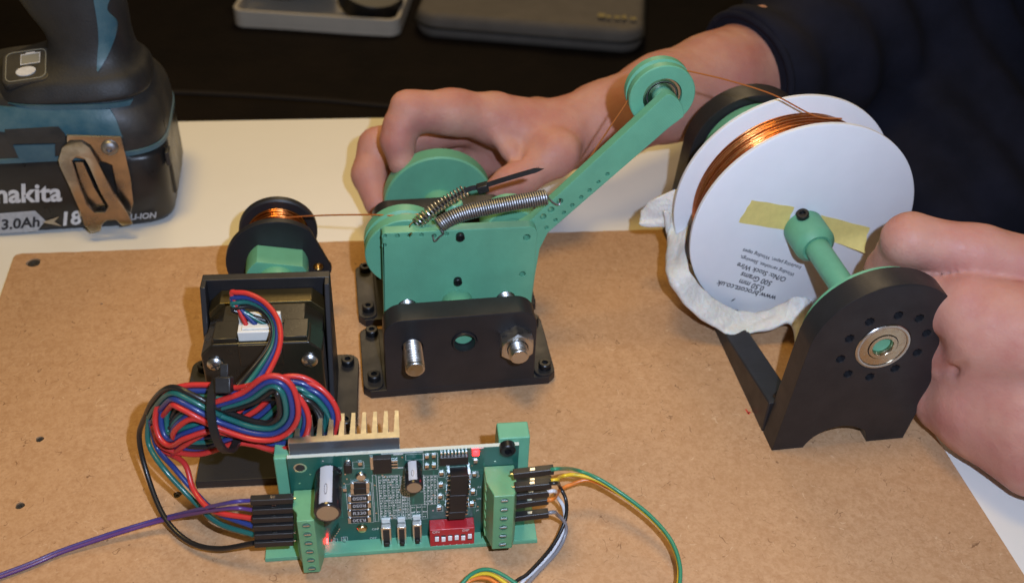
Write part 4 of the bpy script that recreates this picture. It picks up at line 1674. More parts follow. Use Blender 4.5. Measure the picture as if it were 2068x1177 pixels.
# red switch block
a, b_, z0, z1 = rect7(1190, 800, 1480, 912, 5.0)
dip = lbox('switch_block', a, b_, -5.0, -0.05, z0, z1, 'red_plastic', None, 0.25)
for k in range(6):
    x = a + (b_ - a) * (0.155 + 0.148 * k)
    zc = z0 + (z1 - z0) * 0.50
    lbox('slot', x - 0.8, x + 0.8, -5.03, -4.9, zc - 1.7, zc + 1.7, 'hole_dark', dip, 0)
    up2 = (0.1, -0.25, 0.1, 0.2, -0.2, 0.5)[k]
    lbox('slider', x - 0.72, x + 0.72, -5.5, -4.9, zc - 1.1 + up2, zc + 1.1 + up2, 'white_knob', dip, 0.1)
    text_obj('printed_text', str(k + 1), 1.5, lambda u, v, w: A(x + u, -5.02 - w * 0.2, z0 + 0.25 + v), MATS['silk'], dip, align='CENTER', local=True)
text_obj('printed_text', 'ON', 1.7, lambda u, v, w: A(a + 2.2 + u, -5.02 - w * 0.2, z1 - 1.7 + v), MATS['silk'], dip, align='CENTER', local=True)
text_obj('printed_text', 'DIP', 1.7, lambda u, v, w: A(b_ - 3.2 + u, -5.02 - w * 0.2, z1 - 1.7 + v), MATS['silk'], dip, align='CENTER', local=True)
# three slide switches
for (x0, y0, x1, y1) in ((872, 795, 940, 912), (977, 790, 1038, 908), (1077, 775, 1138, 892)):
    a, b_, z0, z1 = rect7(x0, y0, x1, y1, 3.0)
    sw_o = lbox('slide_switch', a, b_, -3.0, -0.05, z0, z1, 'solder', None, 0.2)
    lbox('slot', a + 0.7, b_ - 0.7, -3.06, -2.9, z0 + 0.9, z1 - 0.9, 'hole_dark', sw_o, 0)
    lbox('knob', a + 0.9, b_ - 0.9, -4.3, -3.0, z0 + 1.2, z0 + 3.2, 'chip_black', sw_o, 0.15)
    lbox('switch_tab', a + 0.4, b_ - 0.4, -0.9, -0.03, z1 + 0.3, z1 + 2.4, 'silk', sw_o, 0.1)
# mounting screw and left mounting hole
u, v = Z7(1700, 297, 3)
inst('cap_screw', SCREW, db, (u, -0.05, v), (0, -1, 0), (1, 0, 0), local=True)
u, v = Z7(343, 402)
mb = MB()
mb.lathe([(1.65, 0.03), (2.3, 0.03)], (u, 0, v), (0, -1, 0), 24, caps=False)
mb.build('hole_ring', MATS['solder'], db, local=True)
lcyl('mounting_hole', (u, -0.02, v), (u, 0.2, v), 1.65, 'hole_dark', None, 20)
# white print of the board: tables, outlines, captions
mb = MB()


def quad(x0, x1, z0, z1):
    mb.add([A(x0, -0.03, z0), A(x1, -0.03, z0), A(x1, -0.03, z1), A(x0, -0.03, z1)], [[0, 1, 2, 3]])


def frame_(x0, x1, z0, z1, w=0.13):
    quad(x0, x1, z0, z0 + w)
    quad(x0, x1, z1 - w, z1)
    quad(x0, x0 + w, z0, z1)
    quad(x1 - w, x1, z0, z1)


for (x0, y0, x1, y1, ny, nx) in ((860, 450, 1000, 735, 17, 5), (1150, 450, 1240, 640, 11, 4), (1010, 560, 1060, 735, 9, 3), (1065, 640, 1175, 735, 3, 3), (1000, 450, 1150, 560, 6, 1)):
    a, b_, z0, z1 = rect7(x0, y0, x1, y1)
    frame_(a, b_, z0, z1)
    for i in range(ny):
        zz = z0 + (z1 - z0) * (i + 0.5) / ny
        if i % 2:
            quad(a, b_, zz - 0.05 - (z1 - z0) / ny / 2, zz + 0.05 - (z1 - z0) / ny / 2)
        for j in range(nx):
            xx = a + (b_ - a) * (j + 0.12) / nx
            w = (b_ - a) / nx * 0.76
            c = 0
            while c < w - 0.45:
                l_ = random.uniform(0.25, 0.7)
                hh = random.uniform(0.22, 0.42)
                quad(xx + c, xx + min(c + l_, w), zz - hh, zz + hh * random.uniform(0.3, 1))
                c += l_ + random.uniform(0.16, 0.3)
    for j in range(1, nx):
        xx = a + (b_ - a) * j / nx
        quad(xx - 0.05, xx + 0.05, z0, z1)
a, b_, z0, z1 = rect7(822, 445, 848, 750)
frame_(a, b_, z0, z1)
for (x0, y0, x1, y1) in ((648, 500, 818, 760), (685, 360, 760, 405), (1145, 305, 1242, 412), (1322, 392, 1420, 420), (1247, 425, 1288, 462), (1243, 500, 1283, 535), (1240, 575, 1280, 610), (1235, 650, 1275, 685), (1460, 430, 1505, 465), (1450, 545, 1495, 580), (1445, 625, 1490, 660), (1030, 310, 1150, 350), (545, 862, 590, 905), (612, 850, 655, 895)):
    frame_(*rect7(x0, y0, x1, y1))
for (x0, x1, y0, y1) in ((870, 1145, 300, 306), (1460, 1540, 270, 276), (950, 1015, 310, 316), (950, 1015, 398, 404)):
    a, b_, z0, z1 = rect7(x0, y0, x1, y1)
    quad(a, b_, z0, z1)
mb.build('silkscreen', MATS['silk'], board, local=True)['kind'] = 'stuff'
for body, x, y, s in (('ON', 832, 800, 1.5), ('OFF', 820, 858, 1.5), ('L150519A', 740, 882, 1.3), ('R2', 1495, 425, 1.2), ('R3', 1512, 525, 1.2), ('U4', 1508, 600, 1.2), ('J4', 1500, 675, 1.2), ('C7', 770, 300, 1.3), ('D1', 605, 400, 1.2)):
    u, v = Z7(x, y)
    text_obj('printed_text', body, s, lambda p, q, w: A(u + p, -0.04 - w * 0.2, v + q - 0.5), MATS['silk'], board, align='CENTER', local=True)

# copper traces and vias under the green mask
mat('trace', (0.022, 0.15, 0.105), 0.32, coat=0.3)
mb = MB()


def tquad(x0, x1, z0, z1, y=-0.012):
    mb.add([A(x0, y, z0), A(x1, y, z0), A(x1, y, z1), A(x0, y, z1)], [[0, 1, 2, 3]])


for k in range(46):
    x0, z0 = random.uniform(xl + 8, xr - 12), random.uniform(8, zt - 3)
    l_ = random.uniform(2, 9)
    if random.random() < 0.5:
        tquad(x0, x0 + l_, z0, z0 + random.choice((0.3, 0.5)))
    else:
        tquad(x0, x0 + random.choice((0.3, 0.5)), z0, min(z0 + l_, zt - 1))
mb.build('traces', MATS['trace'], board, local=True)['kind'] = 'stuff'
mb = MB()
for k in range(60):
    x0, z0 = random.uniform(xl + 3, xr - 3), random.uniform(6, zt - 1.5)
    mb.lathe([(0.01, 0.02), (0.34, 0.02)], (x0, 0, z0), (0, -1, 0), 8, caps=False)
mb.build('vias', MATS['solder'], board, local=True)['kind'] = 'stuff'

# heat sink behind the board
hx0, hx1 = pcb(584, 905, -3.0)[0], pcb(807, 885, -3.0)[0]
HT = zt + 5.6
prof = [(hx0, 1.75), (hx1, 1.75)]
N = 10
step = (hx1 - hx0) / N
pts = []
for k in range(N, 0, -1):
    xa = hx0 + step * k
    pts += [(xa, 4.4), (xa, 14.6), (xa - 1.25, 14.6), (xa - 1.9, 4.4)]
prof = [(hx0, 1.755), (hx1, 1.755)] + pts + [(hx0, 4.4)]
mb = MB()
mb.prism(prof, lambda u, v: A(u, v, 14.0), lambda u, v: A(u, v, HT))
hs = mb.build('heat_sink', MATS['aluminium'], db, local=True, smooth=20)
lbox('sink_reflection_plate', hx0 + 0.2, hx1 - 0.2, 1.66, 1.76, 14.5, HT - 0.25, 'aluminium_dark_reflection', hs, 0)  # added plate, coloured dark to imitate the reflection on the sink front

# ------------------------------------------------------------------ connectors and jumper leads
def housing(parent, a, c, r=1.32):
    d = unit(c - a)
    u_, v_, w_ = frame(d, (0, 0, 1))
    Mx = np.array([u_, v_, w_]).T
    L_ = np.linalg.norm(c - a)
    h_ = MB().box((-r, -r, 0), (r, r, L_), Mx, a).build('connector_housing', MATS['dupont'], parent, bevel=0.25)
    mid = a + d * L_ * 0.48 + v_ * (r + 0.02)
    MB().box((-0.5, -0.05, -0.8), (0.5, 0.06, 0.8), Mx, mid).build('latch', MATS['solder'], h_)
    mb = MB()
    mb.cyl(a - d * 0.8, a + d * 0.5, 0.32, n=8)
    mb.build('pin', MATS['solder'], h_)
    return h_


mat('wire_purple', (0.105, 0.040, 0.165), 0.36, coat=0.1)
mat('wire_indigo', (0.055, 0.040, 0.20), 0.36, coat=0.1)
mat('wire_green', (0.03, 0.21, 0.115), 0.36, coat=0.1)
mat('wire_yellow', (0.68, 0.46, 0.025), 0.36, coat=0.1)
mat('wire_orange', (0.68, 0.19, 0.03), 0.36, coat=0.1)
mat('wire_white', (0.66, 0.65, 0.66), 0.36, coat=0.1)
mat('wire_grey', (0.22, 0.21, 0.22), 0.36, coat=0.1)

yk = -83.0
leftrow = [(1010, 506, -80), (1029, 510, -80.5), (1046, 510, -81), (1062, 512, -81.5), (1079, 514, -82), (1095, 514, -82.5)]
hpos = []
for (py, px, Y) in leftrow:
    hpos.append((at(px, py, Y=Y), at(593, py - 4, Y=Y - 0.5)))
for c in range(4):
    b0, a0_ = hpos[c + 2]
    housing(cb, a0_, b0)
for k, (nm, mtl, col) in enumerate((('indigo', 'wire_indigo', 0), ('purple', 'wire_purple', 1))):
    b0, a0_ = hpos[k]
    t = thing('jumper_lead', ('indigo' if k == 0 else 'purple') + ' jumper lead running off to the left ' + ('from the topmost connector' if k == 0 else 'from the second connector'), 'wire', b0 - A(0, 0, 1), 'jumper leads of the driver board')
    housing(t, a0_, b0)
    o_ = k * 5
    p = spline([b0 + A(2, 0, 0), b0, at(460, 1015 + o_ * 2.2, Y=-80), at(350, 1040 + o_, z=9), at(250, 1068 + o_, z=4), at(130, 1108 + o_, z=1.8 - 0.2 * k), at(60, 1137 + o_, z=1.4), at(-60, 1185 + o_, z=1.2), at(-220, 1270 + o_, z=1.0), at(-420, 1400 + o_ * 2, z=0.9)], 12)
    mb = MB()
    mb.tube(p, 0.72, 8)
    mb.build('insulation', MATS[mtl], t, smooth=80)

Z6 = lambda x, y: (900 + x / 3.447, 900 + y / 3.447)
right = [
    ('green', 'wire_green', (470, 195), (752, 163), -88, 'green jumper lead arching out to the right from the topmost connector',
     [(Z6(900, 165), 24), (Z6(1060, 225), 22), (Z6(1240, 340), 18.5), (Z6(1420, 480), 16), (Z6(1560, 640), 14), (Z6(1625, 800), 12.5), ((1373, 1177), 11), ((1360, 1260), 8), ((1230, 1330), 6), ((1100, 1230), 8), ((1040, 1176), 12), ((985, 1149), 13), ((940, 1170), 9), ((905, 1240), 4), ((860, 1420), 1.2), ((800, 1700), 1), ((700, 2100), 1)]),
    ('yellow', 'wire_yellow', (480, 262), (738, 238), -84, 'yellow jumper lead curving to the right between green and orange',
     [(Z6(800, 215), 21), (Z6(900, 200), 21), (Z6(1060, 241), 20.5), (Z6(1234, 349), 17), (Z6(1413, 488), 14.5), (Z6(1552, 644), 12.5), (Z6(1617, 800), 11), ((1370, 1177), 9.5), ((1355, 1255), 7), ((1230, 1322), 5), ((1095, 1238), 6), ((1030, 1183), 10), ((983, 1157), 11), ((935, 1176), 8), ((896, 1245), 3), ((850, 1420), 1), ((790, 1700), 0.9), ((690, 2100), 0.9)]),
    ('orange', 'wire_orange', (470, 405), (712, 372), -86, 'orange jumper lead joining the green and yellow ones on the right',
     [(Z6(790, 310), 17), (Z6(870, 270), 16), (Z6(1010, 240), 17), (Z6(1225, 343), 15), (Z6(1415, 487), 12.5), (Z6(1556, 644), 10.5), (Z6(1622, 800), 9), ((1371, 1177), 7.5), ((1352, 1250), 5), ((1225, 1315), 3), ((1090, 1245), 4), ((1020, 1190), 8), ((980, 1166), 9), ((938, 1180), 7), ((890, 1250), 2), ((842, 1420), 0.9), ((780, 1700), 0.9), ((680, 2100), 0.9)]),
    ('black', 'wire_black', (480, 285), (735, 262), -89, 'black jumper lead bending down from the connectors in front',
     [(Z6(790, 275), 20), (Z6(838, 380), 15), (Z6(830, 520), 9), (Z6(740, 700), 4.5), (Z6(580, 880), 3), ((1030, 1185), 2.6), ((950, 1290), 1.6), ((880, 1480), 1), ((800, 1800), 1), ((740, 2100), 1)]),
    ('white', 'wire_white', (480, 345), (718, 318), -87, 'white jumper lead bending down beside the black one',
     [(Z6(770, 345), 18), (Z6(822, 430), 12), (Z6(825, 560), 6), (Z6(755, 715), 2.4), (Z6(610, 875), 1.3), ((1050, 1180), 1.2), ((965, 1290), 1), ((892, 1480), 1), ((812, 1800), 1), ((752, 2100), 1)]),
    ('grey', 'wire_grey', (470, 495), (715, 465), -87, 'grey jumper lead from the lowest connector beside the white one',
     [(Z6(780, 480), 14), (Z6(828, 530), 9), (Z6(835, 610), 4.5), (Z6(775, 735), 1.6), (Z6(640, 880), 0.9), ((1060, 1185), 0.9), ((978, 1295), 0.9), ((904, 1480), 0.9), ((824, 1800), 0.9), ((764, 2100), 0.9)]),
]
for (nm, mtl, a_, b__, Y, lab, pts) in right:
    a0_, b0 = at(*Z6(*a_), Y=Y), at(*Z6(*b__), Y=Y - 0.8)
    t = thing('jumper_lead', lab, 'wire', b0 - A(0, 0, 1), 'jumper leads of the driver board')
    housing(t, a0_, b0)
    d = unit(b0 - a0_)
    p = spline([b0 - d * 2, b0 + d * 2] + [at(*q, z=z) for q, z in pts], 10)
    mb = MB()
    mb.tube(p, 0.72, 8)
    mb.build('insulation', MATS[mtl], t, smooth=80)

# ------------------------------------------------------------------ cordless drill, standing on its battery
mat('drill_blue', (0.030, 0.098, 0.140), 0.42, var=0.35, vscale=0.06, col2=(0.075, 0.15, 0.175), rvar=0.12, bump=0.1, bscale=0.6)
mat('drill_rubber', (0.016, 0.0165, 0.018), 0.52, var=0.4, vscale=0.06, col2=(0.026, 0.025, 0.024), rvar=0.12, bump=0.2, bscale=0.8)
mat('drill_grey', (0.024, 0.025, 0.026), 0.46, var=0.4, vscale=0.05, col2=(0.042, 0.038, 0.033), rvar=0.15, bump=0.15, bscale=0.6)
mat('battery_black', (0.014, 0.013, 0.013), 0.33, var=0.4, vscale=0.05, col2=(0.024, 0.022, 0.02), rvar=0.10)
mat('label_white', (0.62, 0.62, 0.62), 0.5, var=0.1, vscale=0.4)
mat('label_grey', (0.40, 0.41, 0.43), 0.5, var=0.15, vscale=0.4)
mat('hook_steel', (0.44, 0.42, 0.40), 0.24, metal=1.0, var=0.25, vscale=0.08, rvar=0.12)
mat('icon_grey', (0.26, 0.25, 0.20), 0.5)
dr = thing('cordless_drill', 'worn blue and black cordless drill standing on its battery', 'drill', (-183, 177, -3))


def sup(cx_, cy_, hx, hy, e, n=56):
    out = []
    for k in range(n):
        a = 2 * PI * k / n
        c, s = math.cos(a), math.sin(a)
        out.append((cx_ + hx * math.copysign(abs(c) ** (2 / e), c), cy_ + hy * math.copysign(abs(s) ** (2 / e), s)))
    return out


def loft(secs, n=56):
    mb = MB()
    vs = []
    for (z, cx_, cy_, hx, hy, e) in secs:
        vs += [A(x, y, z) for x, y in sup(cx_, cy_, hx, hy, e, n)]
    fs = []
    for i in range(len(secs) - 1):
        for k in range(n):
            fs.append([i * n + k, i * n + (k + 1) % n, (i + 1) * n + (k + 1) % n, (i + 1) * n + k])
    fs += [list(range(n))[::-1], [(len(secs) - 1) * n + k for k in range(n)]]
    mb.add(vs, fs)
    return mb


def dense(secs, k=4):
    S = spline([A(*s) for s in secs], k)
    return [tuple(s) for s in S]


bx, by = -183.0, 178.5
bat = loft([(-2.9, bx, by, 49, 33, 5), (-1.5, bx, by, 51, 35, 6), (2, bx, by, 52, 36.2, 7), (36, bx, by, 52, 36.2, 7), (38.6, bx, by, 51, 35.2, 6), (39, bx, by, 49, 33, 6)], 96).build('battery', MATS['battery_black'], dr, smooth=50)
SH = [(38.8, bx, by, 52.0, 35.5, 4.6), (40, bx, by, 53.5, 37.0, 4.6), (50, bx, by, 53.5, 37.2, 4.4), (58, bx + 0.5, by, 51.5, 35.5, 4.0), (64, bx + 1, by, 48, 32.5, 3.6), (69, bx + 3, by, 43, 29, 3.2), (72, bx + 6, by - 1, 38, 25, 3)]
SHD = dense(SH)
shell = loft(SHD, 96).build('foot_shell', MATS['drill_grey'], dr, smooth=60)
BO = [(67.0, -170, 172, 36.5, 25.5, 3.2), (69, -170, 172, 37, 26, 3.2), (75, -168, 173, 34, 24.5, 3), (79, -164, 174, 26, 22, 2.8), (84, -160, 175, 20.5, 19.5, 2.5), (92, -159.5, 176, 19.5, 18.4, 2.3), (104, -162.5, 177, 22.5, 18.4, 2.3), (122, -167.5, 178, 25, 18.5, 2.3), (150, -176, 180, 27, 19, 2.3)]
BOD = dense(BO)
handle = loft(BOD, 72).build('handle', MATS['drill_rubber'], dr, smooth=60)


def front_y(secs, x, z):
    zs = [s[0] for s in secs]
    i = int(np.clip(np.searchsorted(zs, z) - 1, 0, len(secs) - 2))
    f_ = np.clip((z - zs[i]) / max(zs[i + 1] - zs[i], 1e-6), 0, 1)
    s = [a_ + (b_ - a_) * f_ for a_, b_ in zip(secs[i], secs[i + 1])]
    q = min(abs((x - s[1]) / s[3]), 0.9999)
    return s[2] - s[4] * (1 - q ** s[5]) ** (1 / s[5])


def patch(name, secs, rows, mtl, parent, lift=0.5, nx=16, Y=143):
    """rows of pixel pairs (left, right), from top to bottom, laid over the surface"""
    L = spline([at(*r[0], Y=Y) for r in rows], 5)
    R = spline([at(*r[1], Y=Y) for r in rows], 5)
    vs, fs = [], []
    n = len(L)
    for lf in (lift, -0.6):
        for i in range(n):
            for j in range(nx + 1):
                p = L[i] + (R[i] - L[i]) * j / nx
                vs.append(A(p[0], front_y(secs, p[0], p[2]) - lf, p[2]))
    K = n * (nx + 1)
    g = lambda l, i, j: l * K + i * (nx + 1) + j
    for i in range(n - 1):
        for j in range(nx):
            for l in (0, 1):
                fs.append([g(l, i, j), g(l, i + 1, j), g(l, i + 1, j + 1), g(l, i, j + 1)])
    for i in range(n - 1):
        for j in (0, nx):
            fs.append([g(0, i, j), g(0, i + 1, j), g(1, i + 1, j), g(1, i, j)])
    for j in range(nx):
        for i in (0, n - 1):
            fs.append([g(0, i, j), g(0, i, j + 1), g(1, i, j + 1), g(1, i, j)])
    return mesh_obj(name, vs, fs, MATS[mtl], parent, smooth=50)


patch('blue_panel', SHD, [((-30, 218), (222, 222)), ((-30, 236), (236, 240)), ((-30, 250), (246, 262)), ((-30, 256), (250, 270))], 'drill_blue', shell, 0.7, 24, 146)
loft([(39.2, bx, by, 53.0, 36.5, 4.6), (39.6, bx, by, 54.1, 37.6, 4.6), (42.0, bx, by, 54.2, 37.7, 4.6), (42.5, bx, by, 53.0, 36.5, 4.6)], 96).build('blue_rim', MATS['drill_blue'], shell, smooth=50)
patch('badge', SHD, [((28, 291), (112, 289)), ((40, 318), (112, 316))], 'drill_blue', shell, 0.8, 10, 142)
patch('worn_ridge', SHD, [((10, 262), (118, 256)), ((14, 276), (132, 270)), ((22, 287), (134, 284))], 'drill_grey', shell, 1.3, 14, 142)
patch('blue_seam', BOD, [((16, 207), (268, 205)), ((20, 216), (262, 214))], 'drill_blue', handle, 0.9, 30, 149)
patch('blue_swoosh', BOD, [((186, -30), (232, -30)), ((188, 0), (223, 0)), ((194, 30), (215, 25)), ((198, 55), (234, 52)), ((200, 80), (232, 78)), ((199, 105), (220, 106)), ((199, 122), (208, 124)), ((200, 130), (202, 131))], 'drill_blue', handle, 0.7, 8, 160)
# charge display
pw = np.array([unit(A(1, 0.05, 0.10)), unit(A(-0.05, 0.9, 0.42)), unit(A(0.06, -0.42, 0.9))]).T
pp = at(56, 137, Y=160)
dp = thing('tmp', 'x', 'x')
bpy.data.objects.remove(dp)
pan = plate('display', rrect(-11.5, -10, 10.5, 10, 4), [], 5.0, lambda u, v, w: pp + pw @ A(u, v, w - 3.4), MATS['drill_grey'], dr, bevel=0.9)
plate('display_frame', rrect(-9.8, -8.4, 8.8, 8.8, 3), [rrect(-9.4, -8.0, 8.4, 8.4, 2.6)], 0.4, lambda u, v, w: pp + pw @ A(u, v, w + 1.5), MATS['icon_grey'], pan, bevel=0.08)
plate('battery_icon', [(-3, 0.6), (6, 0.6), (6, 6.8), (3.6, 6.8), (3.6, 7.5), (-0.6, 7.5), (-0.6, 6.8), (-3, 6.8)], [rrect(-2.6, 1.0, 5.6, 6.4, 0.3)], 0.3, lambda u, v, w: pp + pw @ A(u, v, w + 1.55), MATS['label_white'], pan, bevel=0.05)
plate('battery_window', rrect(-2.5, 1.1, 5.5, 6.3, 0.3), [], 0.2, lambda u, v, w: pp + pw @ A(u, v, w + 1.55), MATS['icon_grey'], pan, bevel=0.04)
plate('check_button', [(0.6 + 4.6 * math.cos(a), -3.6 + 2.7 * math.sin(a)) for a in np.linspace(0, 2 * PI, 25)[:-1]], [], 0.8, lambda u, v, w: pp + pw @ A(u - 1, v, w + 1.45), MATS['label_white'], pan, bevel=0.2)
# battery latch end and screws
MB().box((-133.5, 158, 6), (-129.8, 199, 50)).build('latch_plate', MATS['battery_black'], bat, bevel=1.6)
MB().box((-131.0, 150, 28), (-128.8, 157, 36)).build('latch_pin', MATS['drill_grey'], bat, bevel=0.6)
# battery print
fy = lambda lift: by - 36.2 - lift


def btext(body, p0, p1, mtl, h=1.0, shear=0.25, offset=0.02, lift=0.12, hp_=None):
    a, c = at(*p0, Y=fy(0)), at(*p1, Y=fy(0))
    cu = bpy.data.curves.new('tmp', 'FONT')
    cu.body = body
    cu.shear = shear
    cu.offset = offset
    ob = bpy.data.objects.new('tmp', cu)
    COL.objects.link(ob)
    bpy.context.view_layer.update()
    w1 = ob.dimensions.x
    bpy.data.objects.remove(ob)
    e = unit(c - a)
    s = np.linalg.norm(c - a) / w1
    return text_obj('printed_text', body, 1.0, lambda u, v, w: A(*(a + e * u * s + A(0, 0, 1) * v * s * h)) - A(0, lift + w, 0), MATS[mtl], bat, thick=0.06, shear=shear, offset=offset)


btext('makita', (-27, 410), (126, 405), 'label_white', 1.12, 0.25, 0.028)
a, c = at(-30, 433, Y=fy(0)), at(100, 466, Y=fy(0))
plate('label_band', [(a[0], c[2]), (c[0] - 6, c[2] + 0.3), (c[0] - 0.5, (a[2] + c[2]) / 2 + 0.2), (c[0] - 4, a[2] + 0.6), (a[0], a[2])], [], 0.2, xz(fy(0.25)), MATS['label_grey'], bat, bevel=0.04)
btext('3.0Ah', (2, 463), (82, 456), 'ink', 1.05, 0.3, 0.03, 0.32)
btext('18V', (120, 455), (195, 449), 'label_white', 1.05, 0.3, 0.03)
btext('LI-ION', (262, 444), (318, 439), 'label_grey', 1.05, 0.3, 0.03)
a, c = at(88, 458, Y=fy(0)), at(120, 436, Y=fy(0))
plate('label_arrow', [(a[0], (a[2] + c[2]) / 2), (c[0], c[2]), (c[0] - 3, (a[2] + c[2]) / 2), (c[0], a[2])], [], 0.2, xz(fy(0.5)), MATS['hook_steel'], bat, bevel=0.04)
# belt hook
Z4 = lambda x, y: (x / 2.4525, y / 2.4525)


def hpts(lst, Y):
    return [(q[0], q[2]) for q in (at(*Z4(*p), Y=Y) for p in lst)]


hook = plate('belt_hook', hpts([(332, 668), (600, 676), (622, 760), (648, 880), (662, 1000), (648, 1060), (600, 1010), (572, 900), (556, 815), (520, 800), (440, 792), (332, 770)], 139), [], 1.6, xz(138.2), MATS['hook_steel'], dr, bevel=0.4)
plate('hook_loop', hpts([(282, 810), (298, 752), (338, 724), (398, 724), (440, 752), (474, 805), (560, 955), (630, 1050), (658, 1108), (606, 1118), (574, 1088), (530, 1090), (506, 1110), (500, 1142), (452, 1152), (418, 1116), (398, 1050), (345, 935), (292, 840)], 133),
      [hpts([(352, 812), (378, 792), (412, 800), (440, 842), (500, 960), (538, 1020), (520, 1050), (470, 1052), (428, 1010), (398, 940)], 133)], 1.8, lambda u, v, w: A(u, 132.5 + w + max(0, (v - 22)) * 0.16, v), MATS['hook_steel'], hook, bevel=0.4)
plate('hook_tongue', hpts([(372, 800), (412, 800), (470, 930), (512, 1000), (538, 1030), (500, 1052), (462, 1040), (436, 1000), (404, 920)], 137.5), [circle(*hpts([(520, 1028)], 137.5)[0], 1.0, 12)], 1.4, xz(136.6), MATS['hook_steel'], hook, bevel=0.3)
q = at(*Z4(542, 738), Y=137)
mb = MB()
mb.lathe([(4.0, 0), (4.0, 0.8), (3.0, 2.0), (1.4, 2.3), (1.2, 1.3), (0.01, 1.2)], (q[0], 138.3, q[2]), (0, -1, 0), 24)
mb.build('hook_screw', MATS['spring_steel'], hook)

# ------------------------------------------------------------------ dark sofa and the things on it
mat('sofa_fabric', (0.0085, 0.0052, 0.003), 0.9, var=0.25, vscale=0.02, bump=0.5, bscale=0.12, spec=0.2)
mat('case_grey', (0.175, 0.155, 0.13), 0.8, var=0.08, vscale=0.05, bump=0.4, bscale=0.5)
mat('case_gold', (0.42, 0.33, 0.12), 0.5)
mat('box_white', (0.66, 0.60, 0.50), 0.6, var=0.05, vscale=0.02)
mat('bag_olive', (0.42, 0.39, 0.30), 0.35, var=0.5, vscale=0.03, col2=(0.16, 0.15, 0.11), bump=0.6, bscale=0.08)
mat('tape_black', (0.012, 0.011, 0.011), 0.4)
mat('core_grey', (0.42, 0.40, 0.36), 0.6)
SZ_ = -150.0
so = thing('sofa', 'dark brown sofa behind the white table', 'sofa', (0, 900, -520))
n = 60
rows = []
prof = [(505, -520), (500, -300), (497, -232), (503, -215), (512, -206), (503, -200), (499, -186), (504, -168), (520, -156), (560, -151), (700, -149), (1000, -148), (1200, -146), (1240, -100), (1260, 60), (1330, 120), (1500, 130)]
pf = spline([A(y, z, 0) for y, z in prof], 5)
vs, fs = [], []
xs = np.linspace(-900, 900, 150)
for p in pf:
    for x in xs:
        wob = 4 * math.sin(x * 0.011 + p[0] * 0.01) + 2 * math.sin(x * 0.031 + p[1] * 0.05)
        ridge = 0
        if 515 < p[0] < 640 and p[1] > -160:
            ridge = 1.6 * abs(math.sin(x * 0.075)) * math.sin((p[0] - 515) / 125 * PI)
        vs.append(A(x, p[0] + wob * 0.5, p[1] + wob * 0.4 + ridge))
m_ = len(xs)
for i in range(len(pf) - 1):
    for j in range(m_ - 1):
        fs.append([i * m_ + j, i * m_ + j + 1, (i + 1) * m_ + j + 1, (i + 1) * m_ + j])
mesh_obj('cushion', vs, fs, MATS['sofa_fabric'], so, smooth=180)
mat('sofa_piping', (0.016, 0.011, 0.008), 0.85)
mb = MB()
mb.tube(spline([at(250, 184, Y=492), at(450, 191, Y=492), at(650, 203, Y=492), at(800, 216, Y=492), at(1000, 224, Y=492)], 8), 2.0, 8)
mb.build('piping', MATS['sofa_piping'], so, smooth=80)
FM = mat('dark_carpet', (0.018, 0.013, 0.010), 0.9, var=0.3, vscale=0.01, bump=0.5, bscale=0.2)
o = MB().box((-2500, -1500, -560), (2500, 3500, -520.5)).build('floor', FM)
props(o, kind='structure')

# white box lid with a bag of parts and a roll of tape
bl = at(468, 40, z=SZ_ + 8)
brr = at(806, 62, z=SZ_ + 8)
ex_ = unit(brr - bl)
ey_ = unit(np.cross(A(0, 0, 1), ex_))
W = float(np.linalg.norm(brr - bl))
t = thing('box_lid', 'shallow white box on the sofa with loose parts in it', 'box', (bl + brr) / 2)
MP = lambda u, v, w: bl + ex_ * u + ey_ * v + A(0, 0, w)
plate('tray_bottom', rrect(0, 0, W, 190, 12), [], 4, lambda u, v, w: MP(u, v, w - 8), MATS['box_white'], t, bevel=0.8)
plate('rim', rrect(0, 0, W, 190, 12), [rrect(4, 4, W - 4, 186, 9)], 14, lambda u, v, w: MP(u, v, w - 4.1), MATS['box_white'], t, bevel=0.8)
fd = Field(MP(20, 20, -10) - 60, MP(W - 60, 160, 40) + 60, 4.0)
rr_ = np.random.default_rng(3)
for k in range(44):
    fd.ell(MP(14 + rr_.uniform(0, 1) * (W - 100), 22 + rr_.uniform(0, 1) * 130, 10 + rr_.uniform(0, 22)), (rr_.uniform(14, 30), rr_.uniform(8, 20), rr_.uniform(5, 11)), 5)
o = field_obj('parts_bag', fd, MATS['bag_olive'], None)
props(o, 'crumpled olive plastic bag of parts in the white box', 'bag')
tp_ = thing('tape_roll', 'black tape roll with a grey core on the white box', 'tape roll', MP(W - 32, 40, 10))
mb = MB()
mb.lathe([(14, 0), (32, 0), (33, 1), (33, 19), (32, 20), (14, 20)], MP(W - 36, 42, 8), (0.12, -0.25, 0.97), 48, closed=True)
mb.build('tape', MATS['tape_black'], tp_)
mb = MB()
mb.lathe([(9, 3), (13.9, 3), (13.9, 20.5), (9, 20.5)], MP(W - 36, 42, 8), (0.12, -0.25, 0.97), 40, closed=True)
mb.build('core', MATS['core_grey'], tp_)

